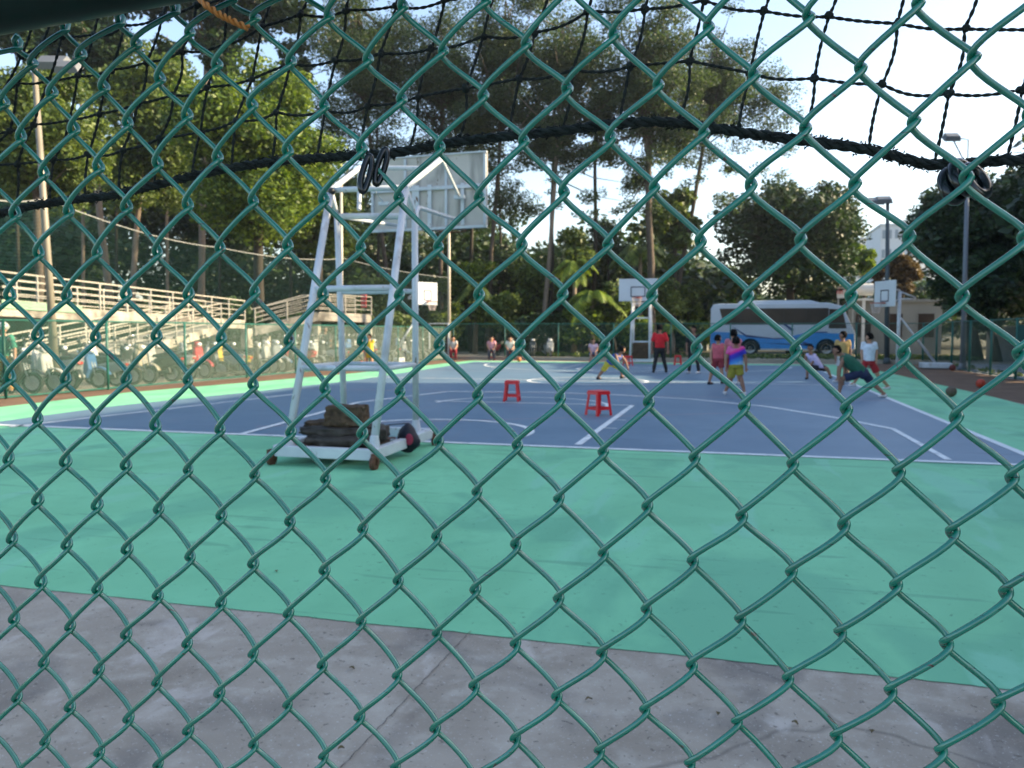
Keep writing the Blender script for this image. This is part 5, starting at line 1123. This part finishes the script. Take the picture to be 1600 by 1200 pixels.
# ------------------------------------------------------------ people
SK = mat('skin', (.36, .19, .12), .55, .08, 8, col2=(.42, .23, .15)); SKD = mat('skin_tan', (.22, .11, .07), .55, .08, 8, col2=(.27, .14, .09))
HR = mat('black_hair', (.006, .005, .005), .85, .3, 60, bump=.8, spec=.1)
CL = {}
def cloth(n, c): 
    if n not in CL: CL[n] = mat('cloth_' + n, c, .8, .16, 12, bump=.9)
    return CL[n]
def solid(parts, name, m_, parent, voxel, smooth=2):
    o = parts.build(name, m_, parent); rm_ = o.modifiers.new('remesh', 'REMESH'); rm_.mode = 'VOXEL'; rm_.voxel_size = voxel; rm_.use_smooth_shade = True
    s = o.modifiers.new('smooth', 'SMOOTH'); s.iterations = smooth; s.factor = .5; return o
def person(label, J, Y, face, shirt, shorts, skin=SK, sleeve=.55, leglen=.55, shoe='white', hair=HR, hairlong=0.0, group='people on the court', shirt_m=None, sc_=None, helmet=None, bulk=1.0):
    """J: joints as (px, py, depth offset in m); Y: depth of the figure; face: unit facing direction"""
    W = {}
    for k_, v in J.items(): p = at(v[0], v[1], Y + (v[2] if len(v) > 2 else 0)); W[k_] = p
    low = min(W[k_].z for k_ in ('aL', 'aR')); gz = .02
    for k_ in W: W[k_].z -= low - gz - .07
    base = Vector(((W['aL'].x + W['aR'].x) / 2, Y, gz)); hh = (W['hd'] - W['nk']).length / .095      # stature from the head
    H = sc_ or hh; root = thing('person', label, 'person', tuple(base), 0, group); q = {k_: v - base for k_, v in W.items()}
    F = Vector((face[0], face[1], 0)).normalized(); Rt = F.cross(Vector((0, 0, 1)))          # person's right
    s = H * bulk * (1.02 if H > 1.6 else 1.2); b = MB()
    def limb(mb, a, c, r0, r1, n=9):
        mid = a.lerp(c, .35); mb.tube([a, mid, c], [r0, max(r0, r1) * .99, r1], n); mb.ball(a, r0, 9, 7); mb.ball(c, r1, 9, 7)
    shm = (q['sL'] + q['sR']) / 2; hpm = (q['hL'] + q['hR']) / 2; lat = (q['sR'] - q['sL']); sw = max(lat.length, H * .17); hw_ = H * .085
    def torso(mb, k_, z0=0.0, z1=1.0, w0=.085, w1=.105, d=.062):
        ax = shm - hpm; lt = (q['sR'] - q['sL']); lt = lt.normalized() if lt.length > .05 * H else Rt
        dp = ax.cross(lt).normalized(); pr = []; N = 7; o_ = len(mb.v); n = 14
        for i in range(N):
            t = z0 + (z1 - z0) * i / (N - 1); c = hpm + ax * t; wd = (w0 * (1 - t) + w1 * t - .012 * math.sin(math.pi * t)) * s * k_; de = (d + .012 * math.sin(math.pi * t)) * s * k_
            if i in (0, N - 1): wd *= .85; de *= .8
            for j in range(n): a = 2 * math.pi * j / n; mb.v.append(tuple(c + lt * math.cos(a) * wd + dp * math.sin(a) * de))
        for i in range(N - 1):
            for j in range(n): j2 = (j + 1) % n; mb.f.append((o_ + i * n + j, o_ + i * n + j2, o_ + (i + 1) * n + j2, o_ + (i + 1) * n + j))
        mb.f.append(tuple(o_ + j for j in range(n))[::-1]); mb.f.append(tuple(o_ + (N - 1) * n + j for j in range(n)))
    torso(b, 1.0, -.05, 1.05)
    limb(b, shm, q['nk'] + (q['hd'] - q['nk']) * .25, .034 * s, .030 * s)
    hd = q['hd']; hr = H * (.060 if H > 1.6 else .067)
    b.ball(hd, (hr * .84, hr * .98, hr * 1.18), 16, 12, rz=math.atan2(F.y, F.x) - math.pi / 2); b.ball(hd + F * hr * .95 - Vector((0, 0, hr * .15)), hr * .17, 8, 6)
    b.ball(hd + F * hr * .45 - Vector((0, 0, hr * .75)), hr * .42, 10, 8)
    for sg_ in (-1, 1): b.ball(hd + Rt * sg_ * hr * .86 - Vector((0, 0, hr * .08)), (hr * .18, hr * .18, hr * .3), 8, 6)
    for S_ in 'LR':
        limb(b, q['s' + S_], q['e' + S_], .030 * s, .023 * s); limb(b, q['e' + S_], q['w' + S_], .023 * s, .016 * s)
        fd = (q['w' + S_] - q['e' + S_]).normalized(); pa = q['w' + S_] + fd * .045 * H; sd2 = fd.cross(F); sd2 = sd2.normalized() if sd2.length > .1 else Rt
        b.tube([q['w' + S_], pa], [(.020 * H, .011 * H), (.024 * H, .012 * H)], 8)
        curl = fd.cross(sd2).normalized()
        for i, fl in enumerate((.036, .044, .047, .042)):
            o1 = pa + sd2 * (i - 1.5) * .0115 * H; m1 = o1 + fd * fl * .55 * H + curl * .004 * H; b.tube([o1 - fd * .008 * H, m1, m1 + fd * fl * .4 * H + curl * .016 * H], [.0062 * H, .0056 * H, .0046 * H], 6)
        o1 = q['w' + S_] + fd * .015 * H + sd2 * .018 * H; b.tube([o1, o1 + fd * .022 * H + sd2 * .018 * H, o1 + fd * .044 * H + sd2 * .022 * H], [.007 * H, .0065 * H, .005 * H], 6)
        limb(b, q['h' + S_], q['k' + S_], .048 * s, .032 * s); limb(b, q['k' + S_], q['a' + S_], .034 * s, .020 * s)
        limb(b, q['a' + S_], q['a' + S_] + F * .05 * H - Vector((0, 0, .02 * H)), .022 * s, .02 * s)
    solid(b, 'body', skin, root, max(.0085, .0062 * H))
    if shirt_m is None: shirt_m = cloth(shirt[0], shirt[1])
    m = MB(); torso(m, 1.16, -.08, 1.03, w0=.092, w1=.108, d=.068)
    if sleeve > 0:
        for S_ in 'LR':
            e = q['s' + S_].lerp(q['e' + S_], sleeve); m.tube([q['s' + S_].lerp(shm, .25), q['s' + S_], e], [.042 * s, .044 * s, .040 * s], 10); m.ball(q['s' + S_], .044 * s, 10, 8)
    else:
        for S_ in 'LR': m.ball(q['s' + S_].lerp(shm, .22), .040 * s, 10, 8)
    solid(m, 'shirt', shirt_m, root, max(.011, .008 * H), 3)
    m = MB(); torso(m, 1.12, -.16, .12, w0=.094, w1=.09, d=.072)
    for S_ in 'LR':
        h_, k_, a_ = q['h' + S_], q['k' + S_], q['a' + S_]
        if leglen <= 1: e = h_.lerp(k_, leglen); m.tube([h_ + Vector((0, 0, .03 * H)), h_.lerp(e, .5), e], [.060 * s, .060 * s, .058 * s], 10)
        else: m.tube([h_ + Vector((0, 0, .03 * H)), h_.lerp(k_, .5), k_, k_.lerp(a_, .5), a_ - (a_ - k_) * .02], [.060 * s, .055 * s, .044 * s, .040 * s, .037 * s], 10)
    solid(m, 'shorts' if leglen <= 1 else 'trousers', cloth(shorts[0], shorts[1]), root, max(.011, .008 * H), 3)
    # hair cap
    m = MB(); m.ball((0, 0, 0), 1, 18, 12); vs = []
    for x, y, z in m.v:
        if z < -.55 - hairlong: z = -.55 - hairlong
        k_ = 1.0; fr = y
        if fr > .30 and z < .40: k_ = .78
        lump = 1 + .05 * math.sin(9 * x + 4 * z) * math.cos(7 * y); vs.append(Vector((x * hr * 1.08 * k_, y * hr * 1.16 * k_, z * hr * 1.32)) * lump)
    a = math.atan2(F.y, F.x) - math.pi / 2; m.v = [tuple(hd + Vector((v.x * math.cos(a) - v.y * math.sin(a), v.x * math.sin(a) + v.y * math.cos(a), v.z)) + Vector((0, 0, hr * .12)) - F * hr * .10) for v in vs]
    ho = m.build('hair', hair, root, smooth=True)
    if helmet:
        m = MB(); m.ball(hd + Vector((0, 0, hr * .35)), (hr * 1.3, hr * 1.3, hr * 1.1), 16, 12); m.build('helmet', helmet, root, smooth=True)
    for sg_ in (-1, 1):
        m = MB(); m.ball(hd + F * hr * .88 + Rt * sg_ * hr * .34 + Vector((0, 0, hr * .1)), hr * .11, 8, 6); m.build('eye', M_black, root, smooth=True)
    m = MB(); m.ball(hd + F * hr * .86 - Vector((0, 0, hr * .52)), (hr * .26, hr * .1, hr * .07), 8, 6, rz=a); m.build('mouth', mat('lip', (.25, .07, .06), .5), root, smooth=True)
    shm_ = cloth('shoe_' + shoe, dict(white=(.6, .6, .62), dark=(.02, .02, .025), skin=(.30, .17, .11), grey=(.2, .2, .22))[shoe])
    for S_ in 'LR':
        m = MB(); A_ = q['a' + S_]; fz = A_ - Vector((0, 0, .07 - .022)); m.tube([A_ + Vector((0, 0, .0)) - F * .01 * H, A_ - Vector((0, 0, .03 * H)) - F * .01 * H], [.026 * s, .03 * s], 10)
        z_ = max(A_.z - .045, .028 * H * .7); c_ = Vector((A_.x, A_.y, z_)); m.tube([c_ - F * .035 * H, c_ + F * .02 * H, c_ + F * .085 * H, c_ + F * .105 * H], [(.022 * H, .026 * H), (.026 * H, .027 * H), (.028 * H, .018 * H), (.018 * H, .012 * H)], 12)
        m.build('shoe', shm_, root, smooth=True)
    return root, q, F
def stand(px, top, feet, facing=0, spread=9, arm=0.0, lean=0, kneeL=0, kneeR=0, wf=1.0):
    """standing joints in pixels from the top of the head and the feet; facing 1: towards us, -1: away; x screen right"""
    h = feet - top; f = lambda t: feet - t * h; sw = .108 * h * wf; hw_ = .05 * h * wf; L = -1 if facing < 0 else 1       # our left shoulder is theirs when they face away
    l, r = ('L', 'R') if L < 0 else ('R', 'L')
    return {'hd': (px + lean, f(.935)), 'nk': (px + lean * .8, f(.84)), 's' + l: (px - sw + lean * .7, f(.80)), 's' + r: (px + sw + lean * .7, f(.80)), 'e' + l: (px - sw * 1.3 - arm * h * .1 + lean * .5, f(.62), -.03), 'e' + r: (px + sw * 1.3 + arm * h * .1 + lean * .5, f(.62), -.03),
            'w' + l: (px - sw * 1.25 - arm * h * .12, f(.47), -.08), 'w' + r: (px + sw * 1.25 + arm * h * .12, f(.47), -.08), 'h' + l: (px - hw_, f(.50)), 'h' + r: (px + hw_, f(.50)),
            'k' + l: (px - hw_ - spread * .5, f(.28), kneeL), 'k' + r: (px + hw_ + spread * .5, f(.28), kneeR), 'a' + l: (px - hw_ - spread, f(.045)), 'a' + r: (px + hw_ + spread, f(.045))}
def Yof(px, py): return G(px, py).y
cy_, sy_ = math.cos(YAW), math.sin(YAW)
def scr(x, y): return (x * cy_ - y * sy_, x * sy_ + y * cy_)      # direction given as (screen right, away)
# men
J = stand(1031, 508, 583, -1, 6, .25); J['aR'] = (1041, 579, .25); J['kR'] = (1037, 562, .1)
person('man in a red polo shirt and black trousers walking away, seen from behind', J, Yof(1028, 583), scr(.05, 1), ('red', (.55, .012, .02)), ('black', (.012, .013, .016)), SKD, .8, 2, 'dark')
J = stand(1084, 510, 583, 1, 4, .1)
person('man in a black shirt and black trousers standing right of the red shirted man', J, Yof(1083, 584), scr(-.6, -.6), ('black', (.012, .013, .016)), ('black', (.012, .013, .016)), SKD, .8, 2, 'white')
# lunging child in blue and yellow
Yc = Yof(950, 594)
person('child in a dark blue top and yellow shorts lunging deeply by the centre circle',
       dict(hd=(973, 548), nk=(969, 555), sL=(971, 558, .12), sR=(962, 556, -.12), eL=(978, 567, .12), eR=(966, 570, -.18), wL=(981, 577, .1), wR=(974, 579, -.2), hL=(954, 569, .07), hR=(950, 570, -.07), kL=(972, 578, .05), kR=(940, 583, -.05), aL=(971, 589, .05), aR=(934, 591, -.05)),
       Yc, scr(.9, .3), ('navy', (.02, .06, .25)), ('yellow', (.42, .36, .04)), SKD, 0, .8, 'dark', sc_=1.3)
# seated child in pink on the stool
Yc = stool_seat.y; kpx = zc((stool_seat.x, Yc, .5)); u = FPX / kpx; X0 = 927; g0 = 569
person('child in a pale pink shirt sitting on a red stool left of the lunging child',
       dict(hd=(X0, g0 - 1.06 * u), nk=(X0, g0 - .93 * u), sL=(X0 + .15 * u, g0 - .88 * u), sR=(X0 - .15 * u, g0 - .88 * u), eL=(X0 + .2 * u, g0 - .68 * u, -.1), eR=(X0 - .2 * u, g0 - .68 * u, -.1), wL=(X0 + .12 * u, g0 - .55 * u, -.3), wR=(X0 - .12 * u, g0 - .55 * u, -.3), hL=(X0 + .08 * u, g0 - .5 * u), hR=(X0 - .08 * u, g0 - .5 * u), kL=(X0 + .12 * u, g0 - .42 * u, -.38), kR=(X0 - .12 * u, g0 - .42 * u, -.38), aL=(X0 + .12 * u, g0 - .05 * u, -.42), aR=(X0 - .12 * u, g0 - .05 * u, -.42)),
       Yc, scr(0, -1), ('pink', (.55, .38, .45)), ('bluegrey', (.05, .10, .18)), SK, .6, .9, 'white', sc_=1.35)
# group of three
J = stand(1122, 527, 601, -1, 3, .1); J['aL'] = (1108, 599, .1); J['kL'] = (1113, 580, .05)
person('child in a red bib over a white shirt, leftmost of the huddle of three', J, Yof(1112, 602), scr(.8, .3), ('redwhite', (.50, .10, .13)), ('darkred', (.25, .03, .04)), SK, .0, .8, 'dark')
J = stand(1146, 518, 602, -1, 5, .1); J['eR'] = (1138, 558, -.2)
person('taller child in a pinkish red jersey at the back of the huddle of three', J, Yof(1142, 603) + .4, scr(-.2, 1), ('pinkred', (.50, .16, .20)), ('reddark', (.40, .04, .05)), SK, .5, .9, 'white')
mr = bpy.data.materials.new('rainbow_shirt'); mr.use_nodes = True; n = mr.node_tree; tc = n.nodes.new('ShaderNodeTexCoord'); sp = n.nodes.new('ShaderNodeSeparateXYZ'); n.links.new(tc.outputs['Object'], sp.inputs[0])
ma = n.nodes.new('ShaderNodeMath'); ma.operation = 'MULTIPLY_ADD'; ma.inputs[1].default_value = -.45; n.links.new(sp.outputs[0], ma.inputs[0]); sb_ = n.nodes.new('ShaderNodeMath'); sb_.operation = 'SUBTRACT'; sb_.inputs[1].default_value = .10; n.links.new(sp.outputs[2], sb_.inputs[0]); n.links.new(sb_.outputs[0], ma.inputs[2])
rp_ = n.nodes.new('ShaderNodeValToRGB'); n.links.new(ma.outputs[0], rp_.inputs[0]); n.nodes['Principled BSDF'].inputs['Roughness'].default_value = .8
els = rp_.color_ramp.elements; els[0].position = .60; els[0].color = (.30, .50, .75, 1); els[1].position = 1.0; els[1].color = (.60, .10, .30, 1)
for p_, c_ in ((.68, (.05, .25, .62, 1)), (.80, (.02, .03, .38, 1)), (.88, (.06, .02, .40, 1)), (.93, (.60, .02, .22, 1))):
    e_ = els.new(p_); e_.color = c_
n.links.new(rp_.outputs[0], n.nodes['Principled BSDF'].inputs[0]); MATS['rainbow_shirt'] = mr
J = stand(1150, 529, 617, -1, 6, .35); J['aL'] = (1133, 613, .05); J['kL'] = (1141, 597, .05); J['aR'] = (1163, 614, -.05)
person('child in a tie dye pink and blue shirt, back turned, in front of the huddle', J, Yof(1148, 618), scr(.1, 1), ('x', (1, 1, 1)), ('olive', (.26, .24, .03)), SKD, .55, .75, 'white', shirt_m=mr)
# right hand group
Yc = Yof(1272, 593)
person('child in a white and lilac top squatting low, one leg stretched to the right',
       dict(hd=(1266, 545), nk=(1266, 553), sL=(1274, 557), sR=(1260, 556), eL=(1270, 567, -.12), eR=(1257, 568, -.12), wL=(1263, 577, -.2), wR=(1261, 579, -.22), hL=(1284, 577, .1), hR=(1278, 577, -.05), kL=(1292, 577, -.05), kR=(1262, 575, -.15), aL=(1298, 589, -.05), aR=(1261, 590, -.12)),
       Yc, scr(-.5, -.7), ('lilac', (.50, .44, .66)), ('blackshorts', (.015, .015, .02)), SKD, 0, .7, 'dark', sc_=1.4)
J = stand(1317, 520, 598, 1, 4, .1)
person('child in a mustard yellow shirt standing behind the child in dark green', J, Yof(1317, 599) + .2, scr(-.9, .2), ('mustard', (.42, .28, .10)), ('white2', (.5, .5, .52)), SKD, .5, .8, 'white')
J = stand(1358, 527, 606, -1, 8, .05); J['aL'] = (1334, 604, -.1); J['kL'] = (1343, 588, -.2); J['aR'] = (1388, 609, .05); J['kR'] = (1372, 592, .0); J['hL'] = (1352, 571); J['hR'] = (1362, 571)
person('child in a white tee shirt and dark red shorts striding behind the green lunging child', J, Yof(1360, 609), scr(-.8, .5), ('tee', (.55, .60, .68)), ('maroon', (.30, .015, .02)), SK, .6, .75, 'white')
Yc = Yof(1345, 622)
person('child in a dark green sleeveless top and navy shorts lunging low to the left',
       dict(hd=(1307, 548), nk=(1314, 553), sL=(1318, 560, -.10), sR=(1316, 556, .12), eL=(1312, 577, -.15), eR=(1320, 578, .12), wL=(1311, 592, -.16), wR=(1318, 594, .05), hL=(1347, 584, -.08), hR=(1349, 582, .08), kL=(1315, 592, -.1), kR=(1362, 598, .08), aL=(1311, 616, -.1), aR=(1382, 616, .08)),
       Yc, scr(-.95, -.2), ('forest', (.012, .10, .06)), ('navyshort', (.012, .02, .06)), SKD, 0, .85, 'white', sc_=1.38)
# left background
Yc = Yof(577, 577)
J = stand(577, 524, 577, 1, 2, .1); J['wL'] = (570, 563, -.15); J['eL'] = (571, 552, -.1); rt, q_, F_ = person('child all in yellow holding an orange ball at the far left of the court', J, Yc, scr(-.6, -.6), ('allyellow', (.55, .38, .03)), ('allyellow', (.55, .38, .03)), SK, .5, .8, 'skin')
wl = q_['wL'] + rt.location; bb = thing('basketball', 'orange ball held by the child all in yellow', 'ball', (wl.x - .12, wl.y - .05, wl.z - .17), 0, 'basketballs lying about'); m = MB(); m.ball((0, 0, 0), .12, 18, 12); m.build('shell', MATS['ball_small'], bb, smooth=True)
J = stand(508, 514, 573, 1, 2, .1); person('man in dark clothes standing behind the left fence among the scooters', J, 33.0, scr(.6, -.6), ('dark', (.02, .02, .025)), ('dark', (.02, .02, .025)), SKD, .8, 2, 'dark', group='people beyond the fences')
Yc = 14.7; u = FPX / zc((-17.2, 15.2, 1)); 
J = stand(6, 525, 525 + 1.66 * u, 1, 6, .25); person('rider in a white helmet and green vest at the left edge by the scooters', J, 15.4, scr(.7, -.6), ('vest', (.03, .18, .12)), ('tan', (.35, .18, .05)), SK, .9, 2, 'dark', helmet=PAINT['white'], group='people beyond the fences')
for px, lab, sh_, st2 in ((708, 'person in red trousers sitting at the far left end of the court', (.45, .42, .40), (.25, .02, .03)), (768, 'seated person in a pink top by the far fence', (.55, .25, .3), (.05, .05, .07)), (797, 'seated person in a white top by the far fence, right of the one in pink', (.6, .58, .5), (.04, .04, .05))):
    Yc = 41.3; u = FPX / zc(at(px, 540, Yc)); g0 = at(px, 540, Yc); gy = 600 - (CU.dot(Vector((g0.x, Yc, 0)) - Vector((0, 0, CAM_H)))) / (CF.dot(Vector((g0.x, Yc, 0)) - Vector((0, 0, CAM_H)))) * FPX; X0 = px
    person(lab, dict(hd=(X0, gy - 1.12 * u), nk=(X0, gy - .98 * u), sL=(X0 + .16 * u, gy - .93 * u), sR=(X0 - .16 * u, gy - .93 * u), eL=(X0 + .22 * u, gy - .72 * u, -.1), eR=(X0 - .22 * u, gy - .72 * u, -.1), wL=(X0 + .13 * u, gy - .58 * u, -.3), wR=(X0 - .13 * u, gy - .58 * u, -.3), hL=(X0 + .09 * u, gy - .5 * u), hR=(X0 - .09 * u, gy - .5 * u), kL=(X0 + .13 * u, gy - .46 * u, -.4), kR=(X0 - .13 * u, gy - .46 * u, -.4), aL=(X0 + .13 * u, gy - .05 * u, -.42), aR=(X0 - .13 * u, gy - .05 * u, -.42)),
           Yc, scr(0, -1), ('s%d' % px, sh_), ('t%d' % px, st2), SK, .6, 2, 'dark', sc_=1.6, group='people beyond the fences')
    if px == 708: hp = at(px, 0, Yc); rr_ = [o for o in bpy.data.objects if o.name.startswith('person')][-1]
    s2 = dup(s0, (g0.x, Yc + .02, .008), .2, ('red plastic stool under the seated person in red trousers' if px == 708 else 'red plastic stool under the seated person in the pink top' if px == 768 else 'red plastic stool under the seated person in the white top'))
